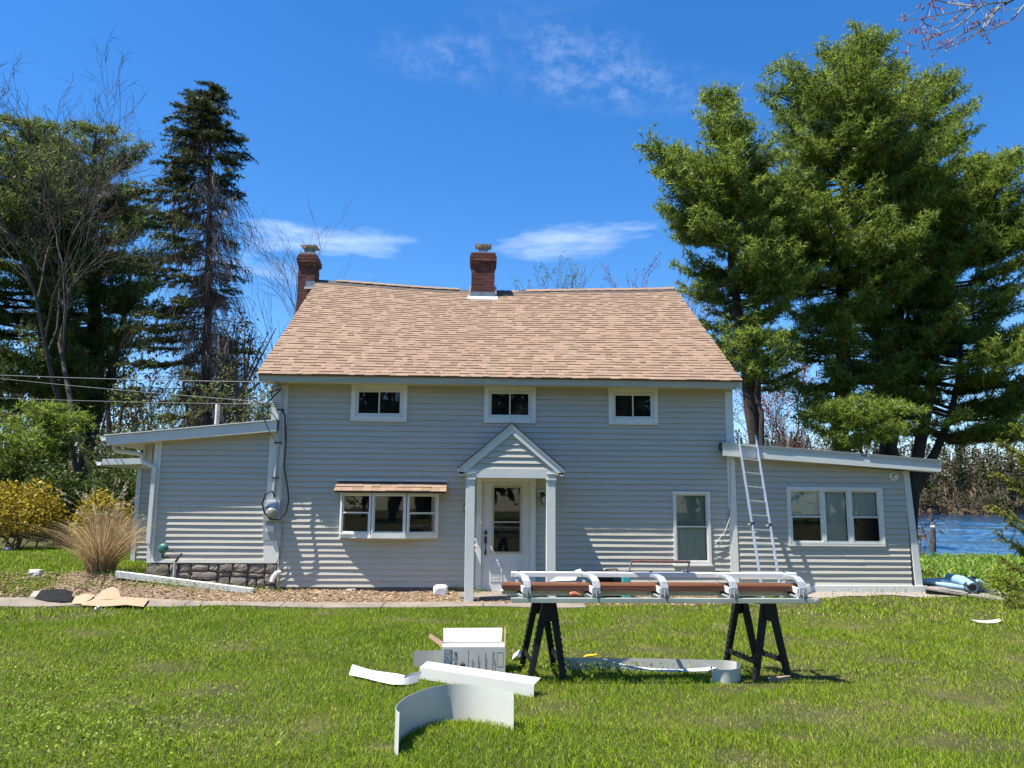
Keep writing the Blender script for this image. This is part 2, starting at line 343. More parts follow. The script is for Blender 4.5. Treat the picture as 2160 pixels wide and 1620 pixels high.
class MB:
    def __init__(s): s.v = []; s.f = []; s.sm = []
    def add(s, V, F, smooth=False):
        o = len(s.v); s.v.extend([tuple(map(float, p)) for p in V])
        for f in F: s.f.append(tuple(i+o for i in f)); s.sm.append(smooth)
        return s
    def box(s, x0, x1, y0, y1, z0, z1):
        return s.hexa([(x0, y0, z0), (x1, y0, z0), (x1, y1, z0), (x0, y1, z0), (x0, y0, z1), (x1, y0, z1), (x1, y1, z1), (x0, y1, z1)])
    def hexa(s, V):
        return s.add(V, [(3, 2, 1, 0), (4, 5, 6, 7), (0, 1, 5, 4), (1, 2, 6, 5), (2, 3, 7, 6), (3, 0, 4, 7)])
    def prism(s, poly, d):
        """poly: points; d: extrusion vector"""
        n = len(poly); P = [np.array(p, float) for p in poly]; d = np.array(d, float)
        V = P + [p+d for p in P]
        F = [tuple(range(n-1, -1, -1)), tuple(range(n, 2*n))] + [(i, (i+1) % n, (i+1) % n+n, i+n) for i in range(n)]
        return s.add(V, F)
    def bar(s, a, b, w, h, up=(0, 0, 1)):
        a = Vector(a); b = Vector(b); d = (b-a).normalized(); u = Vector(up)
        sx = d.cross(u)
        if sx.length < 1e-4: sx = d.cross(Vector((0, 1, 0)))
        sx.normalize(); u = sx.cross(d).normalized(); sx *= w/2; u *= h/2
        return s.hexa([a-sx-u, a+sx-u, b+sx-u, b-sx-u, a-sx+u, a+sx+u, b+sx+u, b-sx+u])
    def tube(s, P, R, n=8, cap=True):
        P = [Vector(p) for p in P]
        if not hasattr(R, '__len__'): R = [R]*len(P)
        V = []; pu = None
        for i, p in enumerate(P):
            d = (P[min(i+1, len(P)-1)]-P[max(i-1, 0)])
            d = d.normalized() if d.length > 1e-9 else Vector((0, 0, 1))
            if pu is None: pu = d.cross(Vector((0, 0, 1))) if abs(d.z) < .9 else d.cross(Vector((1, 0, 0)))
            pu = (pu - d*pu.dot(d)); pu.normalize(); w = d.cross(pu)
            for k in range(n):
                a = 2*math.pi*k/n; V.append(p+(pu*math.cos(a)+w*math.sin(a))*R[i])
        F = []
        for i in range(len(P)-1):
            for k in range(n):
                k2 = (k+1) % n; F.append((i*n+k, i*n+k2, (i+1)*n+k2, (i+1)*n+k))
        if cap: F.append(tuple(range(n-1, -1, -1))); F.append(tuple((len(P)-1)*n+k for k in range(n)))
        return s.add(V, F, True)
    def lathe(s, c, prof, n=16, axis='z'):
        """prof: (radius, offset along axis)"""
        V = []
        for r, h in prof:
            for k in range(n):
                a = 2*math.pi*k/n; x, y = r*math.cos(a), r*math.sin(a)
                V.append((c[0]+x, c[1]+y, c[2]+h) if axis == 'z' else ((c[0]+x, c[1]+h, c[2]+y) if axis == 'y' else (c[0]+h, c[1]+x, c[2]+y)))
        F = [(i*n+k, i*n+(k+1) % n, (i+1)*n+(k+1) % n, (i+1)*n+k) for i in range(len(prof)-1) for k in range(n)]
        F += [tuple(range(n-1, -1, -1)), tuple((len(prof)-1)*n+k for k in range(n))]
        return s.add(V, F, True)
    def sheet(s, A, B, th=.002):
        """strip between two polylines A and B with a real thickness"""
        A = [np.array(p, float) for p in A]; B = [np.array(p, float) for p in B]; n = len(A); V = []
        for i in range(n):
            t = A[min(i+1, n-1)]-A[max(i-1, 0)]; nn = np.cross(t, B[i]-A[i]); L = np.linalg.norm(nn); nn = nn/L*th/2 if L > 1e-9 else nn*0
            V += [A[i]+nn, B[i]+nn, B[i]-nn, A[i]-nn]
        F = []
        for i in range(n-1):
            for k in range(4): F.append((i*4+k, i*4+(k+1) % 4, i*4+4+(k+1) % 4, i*4+4+k))
        F += [(3, 2, 1, 0), tuple((n-1)*4+k for k in range(4))]
        return s.add(V, F, True)
    def build(s, name, mat, parent=None, tint=None, bevel=0):
        me = bpy.data.meshes.new(name); me.from_pydata(s.v, [], s.f); me.update()
        me.polygons.foreach_set('use_smooth', s.sm)
        if any(s.sm) and len(s.v) < 60000: 
            try: me.set_sharp_from_angle(angle=math.radians(40))
            except Exception: pass
        me.materials.append(MATS[mat])
        if tint is not None:
            a = me.attributes.new('tint', 'FLOAT', 'POINT')
            a.data.foreach_set('value', np.asarray(tint if hasattr(tint, '__len__') else [tint]*len(s.v), np.float32))
        o = link(bpy.data.objects.new(name, me), parent)
        if bevel:
            m = o.modifiers.new('bevel', 'BEVEL'); m.width = bevel; m.segments = 2; m.limit_method = 'ANGLE'
        return o
def one(name, mat, parent, fn, *a, bevel=0, **k):
    m = MB(); getattr(m, fn)(*a, **k); return m.build(name, mat, parent, bevel=bevel)
def box(name, mat, parent, x0, x1, y0, y1, z0, z1, bevel=0):
    return one(name, mat, parent, 'box', min(x0, x1), max(x0, x1), min(y0, y1), max(y0, y1), min(z0, z1), max(z0, z1), bevel=bevel)
# ---------------------------------------------------------------- the setting
rng = np.random.default_rng(7); random.seed(7)
def build_setting():
    xs = np.unique(np.concatenate([np.linspace(-900, -60, 22), np.linspace(-60, -14, 24), np.linspace(-14, 16, 61), np.linspace(16, 80, 40), np.linspace(80, 900, 30)]))
    ys = np.unique(np.concatenate([np.linspace(-120, -16, 14), np.linspace(-16, 8, 61), np.linspace(8, 60, 30), np.linspace(60, 216, 20), np.linspace(216, 250, 18), np.linspace(250, 1200, 24)]))
    X, Y = np.meshgrid(xs, ys); Z = gz(X, Y)
    V = np.stack([X, Y, Z], -1).reshape(-1, 3); nx, ny = len(xs), len(ys)
    i, j = np.meshgrid(np.arange(nx-1), np.arange(ny-1)); a = (j*nx+i).ravel()
    tag(npmesh('ground', V, np.stack([a, a+1, a+nx+1, a+nx], 1), 'ground', smooth=True), 'lawn ground running from the camera to the lake shore', kind='structure')
    xs = np.unique(np.concatenate([np.linspace(-12, 13, 10), np.linspace(13, 50, 165), np.linspace(50, 120, 90), np.linspace(120, 560, 24)]))
    ys = np.unique(np.concatenate([np.linspace(14, 20, 4), np.linspace(20, 58, 110), np.linspace(58, 130, 60), np.linspace(130, 240, 30)])); X, Y = np.meshgrid(xs, ys)
    gw = np.random.default_rng(3); W = np.zeros_like(X)
    for k in range(26):                              # wind ripples: crests mostly across the view, with chop
        lam = gw.uniform(.9, 4.5); th = gw.normal(1.35, .5); W += .011*lam**.8*np.sin((X*np.cos(th)+Y*np.sin(th))*2*np.pi/lam+gw.uniform(0, 6.3))
    W *= .55+.45*np.sin(X*.21+Y*.13)*np.sin(Y*.17-X*.08)
    V = np.stack([X, Y, -1.2+W], -1).reshape(-1, 3); nx = len(xs)
    i, j = np.meshgrid(np.arange(nx-1), np.arange(len(ys)-1)); a = (j*nx+i).ravel()
    tag(npmesh('lake', V, np.stack([a, a+1, a+nx+1, a+nx], 1), 'lake_water', smooth=True), 'rippled blue lake behind the house on the right', kind='structure')
    # leaf-strewn bed between path and house: a draped sheet 4 mm above the ground
    def drape(name, x0, x1, f0, f1, mat, label, dz, nx=60, ny=10):
        V = []; F = []
        for a in range(nx+1):
            x = x0+(x1-x0)*a/nx
            for b in range(ny+1):
                y = f0(x)+(f1(x)-f0(x))*b/ny; V.append((x, y, float(gz(x, y))+dz))
        for a in range(nx):
            for b in range(ny):
                p = a*(ny+1)+b; F.append((p, p+ny+1, p+ny+2, p+1))
        return tag(npmesh(name, V, F, mat, smooth=True), label, kind='structure')
    drape('planting_bed', -7.2, 4.75, lambda x: -1.32+.10*math.sin(x*2.1)+.05*math.sin(x*5), lambda x: .3, 'bed_soil', 'leaf-strewn bare soil strip between the path and the house', .006)
    drape('gravel_strip', 4.2, 8.5, lambda x: -.50+.10*math.sin(x*2.9)+.06*math.sin(x*7), lambda x: .3, 'pale_gravel', 'pale gravel strip along the right wing base', .011)
    # concrete path of slabs
    path = tag(bpy.data.objects.new('path', None), 'narrow worn concrete path in front of the house', kind='structure'); link(path)
    edges = [-11.5, -9.6, -7.9, -6.2, -4.6, -3.1, -1.5, .1, 1.75]
    for a, b in zip(edges[:-1], edges[1:]):
        m = MB(); N = 5; V = []
        for k in range(N+1):
            x = a+.008+(b-a-.016)*k/N
            yf = -1.60+.04*math.sin(x*1.3)+.015*random.uniform(-1, 1); yb = -1.18+.02*math.sin(x*2)
            for y, dz in ((yf, .022), (yb, .026), (yb, -.08), (yf, -.08)): V.append((x, y, float(gz(x, y))+dz))
        F = [(k*4+q, k*4+(q+1) % 4, k*4+4+(q+1) % 4, k*4+4+q) for k in range(N) for q in range(4)] + [(0, 1, 2, 3), (N*4+3, N*4+2, N*4+1, N*4)]
        m.add(V, F).build('slab', 'concrete', path)
build_setting()

# ---------------------------------------------------------------- the house
HOUSE = empty('house', 'grey clapboard house with tan shingle roof, two brick chimneys and side wings', 'house')
def ring(m, x0, x1, z0, z1, w, y0, y1, wb=None):
    wb = wb or w
    m.box(x0, x0+w, y0, y1, z0, z1); m.box(x1-w, x1, y0, y1, z0, z1)
    m.box(x0+w, x1-w, y0, y1, z1-w, z1); m.box(x0+w, x1-w, y0, y1, z0, z0+wb); return m
def tmap(m, T):
    if T: m.v = [tuple(T(*p)) for p in m.v]
    return m
def clip(poly, a, b):
    """keep z <= a+b*x of a polygon of (x,z)"""
    out = []
    for i in range(len(poly)):
        p, q = poly[i], poly[(i+1) % len(poly)]
        dp, dq = a+b*p[0]-p[1], a+b*q[0]-q[1]
        if dp >= 0: out.append(p)
        if dp*dq < 0:
            t = dp/(dp-dq); out.append((p[0]+(q[0]-p[0])*t, p[1]+(q[1]-p[1])*t))
    return out
rs = random.Random(11)
def boards(parent, y0, xa, xb, z0, z1, e, holes=(), lines=(), wav=1.0):
    k = 0
    while z0+k*e < z1-.01:
        zb = z0+k*e; zt = min(zb+e, z1); k += 1
        cuts = [h for h in holes if h[2] < zt-.004 and h[3] > zb+.004]
        rects = []; xs = sorted({xa, xb, *[min(max(h[0], xa), xb) for h in cuts], *[min(max(h[1], xa), xb) for h in cuts]})
        segs = []
        for p, q in zip(xs[:-1], xs[1:]):
            if q-p < .005: continue
            zi = [(zb, zt)]
            for h in cuts:
                if h[0] < (p+q)/2 < h[1]:
                    zi = [w for lo, hi in zi for w in ((lo, min(hi, h[2])), (max(lo, h[3]), hi)) if w[1]-w[0] > .012]
            zi = tuple(zi)
            if segs and segs[-1][2] == zi: segs[-1][1] = q
            else: segs.append([p, q, zi])
        jnt = []
        for p, q, zi in segs:
            p0 = p
            while q-p0 > 3.0:
                c_ = p0+rs.uniform(1.2, 3.4)
                if q-c_ < .6: break
                jnt.append([p0, c_-.0012, zi]); p0 = c_+.0012
            jnt.append([p0, q, zi])
        for p, q, zi in jnt:
            for lo, hi in zi:
                poly = [(p, lo), (q, lo), (q, hi), (p, hi)]; crossed = False
                for a, b in lines:
                    c2 = clip(poly, a, b); crossed |= (c2 != poly); poly = c2
                    if len(poly) < 3: break
                if len(poly) < 3 or max(z for x, z in poly)-min(z for x, z in poly) < .008: continue
                fy = lambda z: y0-.0255+.0235*(z-zb)/e
                m = MB()
                if crossed:
                    V = [(x, fy(z), z) for x, z in poly]+[(x, y0, z) for x, z in poly]; n = len(poly)
                    m.add(V, [tuple(range(n)), tuple(range(2*n-1, n-1, -1))]+[(i+n, (i+1) % n+n, (i+1) % n, i) for i in range(n)])
                else:
                    n = max(1, int((q-p)/.7)); V = []
                    for i in range(n+1):
                        x = p+(q-p)*i/n; j = rs.uniform(-1, 1)*.0028*wav; jz = rs.uniform(-1, 1)*.0022*wav
                        V += [(x, fy(lo)+j, lo+jz), (x, fy(hi)+j*.2, hi), (x, y0, hi), (x, y0, lo+jz)]
                    F = [(i*4+c, i*4+4+c, i*4+4+(c+1) % 4, i*4+(c+1) % 4) for i in range(n) for c in range(4)]+[(0, 1, 2, 3), (n*4+3, n*4+2, n*4+1, n*4)]
                    m.add(V, F)
                m.build('siding_board', 'siding', parent)

XL, XR = -3.53, 4.61              # main siding span
def build_main_walls():
    m = MB(); m.box(-3.74, 4.74, .12, 8.3, .02, 3.86)
    m.prism([(-3.74, -.02+.14, 3.86), (-3.74, 8.3, 3.86), (-3.74, 4.2, 6.62)], (.1, 0, 0)); m.prism([(4.64, .12, 3.86), (4.64, 8.3, 3.86), (4.64, 4.2, 6.62)], (.1, 0, 0))
    w = m.build('wall', 'siding', HOUSE)
    box('dark_room_sheet', 'core_dark', HOUSE, -3.7, 4.7, .095, .119, .1, 3.84)  # near-black sheet: darkness of the unlit rooms put into its colour
    global HOLES
    HOLES = [(-2.34, -1.37, 3.15, 3.90), (.10, 1.02, 3.15, 3.90), (2.42, 3.31, 3.15, 3.90),
             (3.585, 4.245, .575, 1.885), (-2.40, -.80, 1.02, 1.80), (-.02, 1.02, .0, 2.12)]
    boards(w, 0.0, XL, XR, .155, 3.80, .1034, HOLES)
    # corner boards and base
    box('corner_board', 'white_trim', HOUSE, -3.81, XL+.004, -.028, .12, .57, 3.80)
    box('corner_board', 'siding', HOUSE, XL-.03, XL+.006, -.033, .02, .15, 3.0)
    box('corner_board', 'white_trim', HOUSE, XR-.004, XR+.145, -.030, .12, .12, 3.80)
    box('base_board', 'concrete_base', HOUSE, -3.7, 4.7, .03, .118, -.15, .16)
    # eave: fascia, soffit, drip edge
    m = MB(); m.box(-3.97, 4.79, -.392, -.362, 3.778, 3.900); m.build('fascia', 'fascia', HOUSE)
    m = MB(); m.box(-3.96, 4.78, -.361, .10, 3.80, 3.815); m.build('soffit', 'soffit', HOUSE)
    box('frieze_board', 'fascia', HOUSE, -3.74, 4.74, -.036, -.004, 3.755, 3.80)

def roof_pt(x, t):
    s = .165*t*math.sin(math.pi*min(max((x+3.98)/8.78, 0), 1))**.8
    s += .018*math.sin(x*1.1+2)*t
    return np.array([x, -.43+4.63*t, 3.905+3.075*t-s])
def tab_mesh(th, tint):
    V = [(0, 0, 0), (1, 0, 0), (1, 1, 0), (0, 1, 0), (0, 0, th), (1, 0, th), (1, 1, .003), (0, 1, .003)]
    m = MB().hexa(V); me = bpy.data.meshes.new('shingle'); me.from_pydata(m.v, [], m.f); me.update()
    a = me.attributes.new('tint', 'FLOAT', 'POINT'); a.data.foreach_set('value', [tint]*8); me.materials.append(MATS['shingle']); return me
TABS = [tab_mesh(.009 if k % 2 else .018, k/9) for k in range(10)]
def place_tab(parent, P, ex, ey, w, ln, k, lift=0):
    ez = np.cross(ex, ey); ez /= np.linalg.norm(ez); P = P+ez*lift
    o = bpy.data.objects.new('shingle', TABS[k]); link(o, parent)
    o.matrix_world = Matrix(((ex[0]*w, ey[0]*ln, ez[0], P[0]), (ex[1]*w, ey[1]*ln, ez[1], P[1]), (ex[2]*w, ey[2]*ln, ez[2], P[2]), (0, 0, 0, 1)))
    return o
def build_main_roof():
    # deck front + back slopes
    m = MB(); N = 12; V = []
    for i in range(N+1):
        x = -3.98+8.78*i/N
        e, r = roof_pt(x, 0), roof_pt(x, 1)
        b = np.array([x, 8.83, 3.905])
        V += [e-[0, 0, .012], r-[0, 0, .012], b, b-[0, .06, .10], r-[0, 0, .13], e-[0, -.03, .02]]
    F = [(i*6+c, i*6+6+c, i*6+6+(c+1) % 6, i*6+(c+1) % 6) for i in range(N) for c in range(6)]+[tuple(range(6)), tuple(N*6+c for c in range(5, -1, -1))]
    roof = m.add(V, F).build('roof', 'shingle', HOUSE, tint=.4)
    rows = 42; ex_t = 1.0/rows; r = random.Random(5); V = []; F = []; T = []; n_obj = 0
    for row in range(rows):
        t0 = row*ex_t; x = -4.0-r.uniform(0, .2); c_end = 4.82
        while x < c_end:
            w = r.choice((.08, .10, .12, .14, .16, .18, .21)); x0 = max(x, -4.005); x1 = min(x+w, c_end); x += w
            if x1-x0 < .03: continue
            k = r.randrange(10)
            if r.random() < .25: k = (k//2)*2
            P = roof_pt(x0, t0); Q = roof_pt(x1, t0); U = roof_pt(x0, min(t0+ex_t*1.12, 1.0))
            ex = (Q-P); W = np.linalg.norm(ex); ex /= W; ey = U-P; L = np.linalg.norm(ey); ey /= L
            if n_obj < 300:
                place_tab(roof, P, ex, ey, W-.002, L, k); n_obj += 1
            else:
                ez = np.cross(ex, ey); ez /= np.linalg.norm(ez); th = .009 if k % 2 else .018; W -= .002; o = len(V)
                for a, b, h in ((0, 0, 0), (1, 0, 0), (1, 1, 0), (0, 1, 0), (0, 0, th), (1, 0, th), (1, 1, .003), (0, 1, .003)):
                    V.append(P+ex*W*a+ey*L*b+ez*h); T.append(k/9)
                F += [tuple(q+o for q in f) for f in ((4, 5, 6, 7), (0, 1, 5, 4), (1, 2, 6, 5), (3, 0, 4, 7))]
    s = npmesh('shingle_field', V, F, 'shingle', roof, tint=T); s['kind'] = 'stuff'
    # ridge: dark underlayment and cap shingles with gaps
    def ridge_run(x0, x1, mat, half, lift, name, step=.3, tint=.5):
        x = x0
        while x < x1-.02:
            xe = min(x+step, x1); m = MB(); V = []
            for xx, dl in ((x, 0), (xe, .008)):
                p = roof_pt(xx, 1)+np.array([0, 0, lift+dl])
                V += [p+[0, -half*.83, -half*.55], p, p+[0, half*.83, -half*.55], p+[0, half*.8, -half*.55-.012], p-[0, 0, .014], p+[0, -half*.8, -half*.55-.012]]
            m.add(V, [(c, c+6, (c+1) % 6+6, (c+1) % 6) for c in range(6)]+[(5, 4, 3, 2, 1, 0), (6, 7, 8, 9, 10, 11)])
            m.build(name, mat, roof, tint=tint+random.uniform(-.3, .3)); x = xe
    ridge_run(-3.98, 4.8, 'dark_roofing', .25, .016, 'ridge_underlay', 1.1)
    ridge_run(-3.55, -.55, 'shingle', .12, .055, 'ridge_cap'); ridge_run(1.1, 4.78, 'shingle', .15, .04, 'ridge_cap')
    ridge_run(-.05, .9, 'shingle', .16, .02, 'ridge_cap')
    # rake boards
    for x in (-3.985, 4.785):
        m = MB(); e, p = roof_pt(x, 0), roof_pt(x, 1)
        m.prism([e+[0, .03, -.03], p+[0, 0, -.03], p+[0, 0, -.19], e+[0, .03, -.15]], (.022, 0, 0)); m.build('rake_board', 'white_trim', HOUSE)

def build_chimney(xc, yf, zb, zt, w, d, label_flash, side_flash):
    ch = one('chimney', 'mortar', HOUSE, 'box', xc-w/2+.012, xc+w/2-.012, yf+.012, yf+d-.012, zb, zt-.01)
    bm = bpy.data.meshes.get('brick_unit')
    if bm is None:
        m = MB().box(0, 1, 0, 1, 0, 1); bm = bpy.data.meshes.new('brick_unit'); bm.from_pydata(m.v, [], m.f); bm.update(); bm.materials.append(MATS['brick'])
    def brick(x0, x1, y0, y1, z0, z1):
        o = bpy.data.objects.new('brick', bm); link(o, ch); j = random.uniform(-.003, .003)
        o.location = (x0+j*.5, y0+j, z0); o.scale = (x1-x0, y1-y0, z1-z0)
    c = .072; g = .011; n = int((zt-zb)/c); 
    for i in range(n):
        z = zb+i*c; grow = {n-1: .02, n-2: .045, n-3: .045, n-4: .02}.get(i, 0)
        x0, x1, y0, y1 = xc-w/2-grow, xc+w/2+grow, yf-grow, yf+d+grow
        def course(a, b, fn, off):
            L = .205; p = a-off
            while p < b-.02:
                s, e_ = max(p, a), min(p+L-g, b); p += L
                if e_-s > .03: fn(s, e_)
        off = 0 if i % 2 else .1025
        course(x0, x1, lambda s, e_: brick(s, e_, y0, y0+.095, z, z+c-g), off)
        if i >= n-8 or side_flash:
            course(x0, x1, lambda s, e_: brick(s, e_, y1-.095, y1, z, z+c-g), off)
        course(y0+.106, y1-.106, lambda s, e_: brick(x0, x0+.095, s, e_, z, z+c-g), .1025-off)
        course(y0+.106, y1-.106, lambda s, e_: brick(x1-.095, x1, s, e_, z, z+c-g), .1025-off)
    zt = zb+n*c
    box('crown_mortar', 'mortar', ch, xc-w/2+.03, xc+w/2-.03, yf+.03, yf+d-.03, zt-.02, zt+.02)
    # flue cap: mesh cage and lid
    cx, cy = xc, yf+d/2; m = MB(); hw = .105
    for k in range(13):
        a = -hw+2*hw*k/12
        for s in (-1, 1):
            m.bar((cx+a, cy+s*hw, zt+.02), (cx+a, cy+s*hw, zt+.20), .006, .006); m.bar((cx+s*hw, cy+a, zt+.02), (cx+s*hw, cy+a, zt+.20), .006, .006)
    for z in (.03, .07, .11, .15, .19):
        for s in (-1, 1):
            m.bar((cx-hw, cy+s*hw, zt+z), (cx+hw, cy+s*hw, zt+z), .006, .006); m.bar((cx+s*hw, cy-hw, zt+z), (cx+s*hw, cy+hw, zt+z), .006, .006)
    m.build('flue_screen', 'flue_metal', ch)
    m = MB(); h = .2
    m.hexa([(cx-h, cy-h, zt+.255), (cx+h, cy-h, zt+.255), (cx+h, cy+h, zt+.255), (cx-h, cy+h, zt+.255), (cx-h*.7, cy-h*.7, zt+.275), (cx+h*.7, cy-h*.7, zt+.275), (cx+h*.7, cy+h*.7, zt+.275), (cx-h*.7, cy+h*.7, zt+.275)])
    m.hexa([(cx-.11, cy-.11, zt+.195), (cx+.11, cy-.11, zt+.195), (cx+.11, cy+.11, zt+.195), (cx-.11, cy+.11, zt+.195), (cx-h, cy-h, zt+.253), (cx+h, cy-h, zt+.253), (cx+h, cy+h, zt+.253), (cx-h, cy+h, zt+.253)])
    m.build('flue_lid', 'flue_metal', ch)
    return ch
def build_chimneys():
    # centre chimney: rises through the front slope just below the ridge
    a = at(1019, 628, 3.75); t = (3.75+.43)/4.63; zr = roof_pt(.0, t)[2]
    xc = at(1019, 580, 3.75)[0]; zt = at(1019, 531, 3.75)[2]
    ch = build_chimney(xc, 3.75, zr-.25, zt, .56, .62, '', False)
    m = MB(); m.box(xc-.30, xc+.30, 3.722, 3.746, zr-.03, zr+.13); m.build('flashing', 'lead', ch)
    m = MB(); p = roof_pt(xc, (3.56+.43)/4.63); q = roof_pt(xc, (3.75+.43)/4.63)
    m.hexa([(xc-.36, p[1], p[2]+.012), (xc+.36, p[1], p[2]+.012), (xc+.36, 3.74, q[2]+.012), (xc-.36, 3.74, q[2]+.012), (xc-.36, p[1], p[2]+.024), (xc+.36, p[1], p[2]+.024), (xc+.36, 3.74, q[2]+.03), (xc-.36, 3.74, q[2]+.03)])
    for s in (-1, 1):
        xx = xc+s*.31
        for k in range(4):
            yy = 3.75+k*.11; m.box(xx-.02, xx+.02, yy, yy+.108, roof_pt(xx, (yy+.43)/4.63)[2], roof_pt(xx, (yy+.43)/4.63)[2]+.17)
    m.build('flashing', 'aluminium_sheet', ch)
    # gable-end chimney stands outside the left gable
    xc = at(629, 570, 4.0)[0]+.20; zt = at(649, 531, 4.0)[2]
    ch = build_chimney(xc, 4.0, 5.5, zt, .40, .52, '', True)
    one('chimney_stack', 'mortar', ch, 'box', xc-.19, xc+.19, 4.02, 4.50, .2, 5.52)
    p = roof_pt(-3.95, .93)
    m = MB(); m.box(xc-.0, xc+.22, 3.972, 3.996, 6.74, 6.90); m.build('flashing', 'lead', ch)
    m = MB(); m.box(xc-.02, xc+.25, 3.93, 3.968, 6.70, 6.75); m.build('flashing', 'aluminium_sheet', ch)

# ---- windows
def slider(x0, x1, z0, z1, drape=None):
    m = MB(); ring(m, x0, x1, z0, z1, .085, -.044, .03); m.box(x0-.012, x1+.012, -.053, -.02, z0-.018, z0-.001)
    w = m.build('window', 'white_trim', HOUSE, bevel=.004)
    a0, a1, b0, b1 = x0+.088, x1-.088, z0+.088, z1-.088; mid = (a0+a1)/2
    m = MB(); ring(m, a0, a1, b0, b1, .028, -.024, .04, .032); m.build('frame', 'white_trim', w, bevel=.003)
    for k, (p, q, y) in enumerate(((a0+.03, mid+.014, .012), (mid-.014, a1-.03, -.012))):
        m = MB(); ring(m, p, q, b0+.034, b1-.03, .019, y-.012, y+.012); m.build('sash', 'white_trim', w, bevel=.002)
        box('pane', 'glass', w, p+.019, q-.019, y-.003, y+.003, b0+.053, b1-.049)
    if drape: box('curtain', drape, w, mid+.01, a1-.05, .06, .075, b0+.07, b1-.06)
    return w
def double_hung(parent, x0, x1, z0, z1, zm, T=None, drapes=(None, None), fixed=False, fw=.045):
    m = MB(); ring(m, x0, x1, z0, z1, fw, -.04, .035); w = tmap(m, T).build('window', 'white_trim', parent)
    a0, a1, b0, b1 = x0+fw+.002, x1-fw-.002, z0+fw+.002, z1-fw-.002
    parts = [(b0, b1, .0, drapes[0])] if fixed else [(zm-.018, b1, .014, drapes[0]), (b0, zm+.018, -.012, drapes[1])]
    for p, q, y, dr in parts:
        sw = .022; m = MB(); ring(m, a0, a1, p, q, sw, y-.012, y+.012); tmap(m, T).build('sash', 'white_trim', w)
        m = MB().box(a0+sw, a1-sw, y-.003, y+.003, p+sw, q-sw); tmap(m, T).build('pane', 'glass', w)
        if dr: m = MB().box(a0+.01, a1-.01, .062, .07, p+.01, q-.01); tmap(m, T).build('blind', dr, w)
    return w
def build_windows():
    slider(-2.37, -1.34, 3.13, 3.80, 'core_dark'); slider(.08, 1.04, 3.13, 3.80); slider(2.40, 3.33, 3.13, 3.80)
    w = double_hung(HOUSE, 3.57, 4.26, .575, 1.89, 1.245, None, ('drape', 'drape_pale'), fw=.05)
    box('sill', 'white_trim', w, 3.55, 4.28, -.05, -.02, .545, .574)
    # triple window of the right wing
    xs = [at(u, 1090, 0)[0] for u in (1664, 1735.5, 1792.5, 1858)]
    z0, z1 = .955, 1.955
    for i in range(3):
        double_hung(HOUSE, xs[i]+.001, xs[i+1]-.001, z0, z1, 1.44, None, ('drape_pale', 'core_dark') if i != 1 else ('drape_pale', None), i == 1, .032)  # lower side sashes: near-black sheet stands in for the unlit room
    m = MB(); ring(m, xs[0]-.035, xs[3]+.035, z0-.04, z1+.035, .033, -.045, .02); m.build('window_casing', 'white_trim', HOUSE)
    c0, c1 = at(1742, 1090, .03)[0], at(1778, 1090, .03)[0]
    box('paper_sheet', 'paper', HOUSE, c0, c1, .040, .046, 1.0, 1.43)
    # bow window with its shingled hood
    bow = empty('bow_window', parent=HOUSE)
    Y1 = -.23; px = [at(u, 1085, y) for u, y in ((719, -.05), (784, Y1), (857, Y1), (923, -.05))]
    P = [(px[0][0], -.055), (px[1][0], Y1), (px[2][0], Y1), (px[3][0], -.055)]
    zb, zt = at(800, 1128, Y1)[2], at(800, 1040, Y1)[2]
    for i in range(3):
        (ax, ay), (bx, by) = P[i], P[i+1]; L = math.hypot(bx-ax, by-ay); dx, dy = (bx-ax)/L, (by-ay)/L
        T = lambda x, y, z, ax=ax, ay=ay, dx=dx, dy=dy: (ax+dx*x-dy*y, ay+dy*x+dx*y, z)
        w = double_hung(bow, .004, L-.004, zb, zt, zb+(zt-zb)*.515, T, (None, None), i == 1, .03)
        w.name = 'bow_panel'
    def plan(z0, z1, out, name, mat):
        m = MB(); m.prism([(P[0][0]-out, -.0, z0), (P[0][0]-out, P[0][1]-out, z0), (P[1][0], Y1-out-.03, z0), (P[2][0], Y1-out-.03, z0), (P[3][0]+out, P[3][1]-out, z0), (P[3][0]+out, 0, z0)], (0, 0, z1-z0))
        return m.build(name, mat, bow)
    plan(zb-.06, zb-.002, .012, 'seat_board', 'white_trim'); plan(zb-.085, zb-.062, -.03, 'seat_skirt', 'siding'); plan(zt+.002, zt+.03, .01, 'head_board', 'white_trim')
    for s, k in ((-1, 0), (1, 3)):
        x = P[k][0]+s*.02; m = MB().box(min(x, x-s*.03), max(x, x-s*.03), -.062, .04, zb-.0, zt); m.build('side_return', 'white_trim', bow)
    h0, h1 = at(706, 1036, -.36), at(939, 1036, -.36); ht = at(820, 1013, -.0)[2]; hb = at(820, 1036, -.36)[2]
    x0, x1 = h0[0], h1[0]
    m = MB(); m.prism([(x0, 0, ht-.02), (x0, -.355, hb-.0), (x0, -.355, hb-.03), (x0, 0, zt+.032)], (x1-x0, 0, 0)); hood = m.build('hood', 'dark_roofing', bow)
    box('hood_flashing', 'cool_trim', bow, x0-.02, x1+.02, -.05, -.014, ht-.02, ht+.015)
    E_ = np.array([0, .355, ht-.02-hb]); L = np.linalg.norm(E_); ey = E_/L; r = random.Random(3)
    for row in range(2):
        x = x0-.02-r.uniform(0, .1)
        while x < x1+.02:
            w = r.uniform(.11, .2); a, b = max(x, x0-.02), min(x+w, x1+.02); x += w
            if b-a > .03: place_tab(hood, np.array([a, -.37, hb-.004])+ey*L*.38*row, np.array([1., 0, 0]), ey, b-a-.003, L*.44, r.randrange(10), .001)

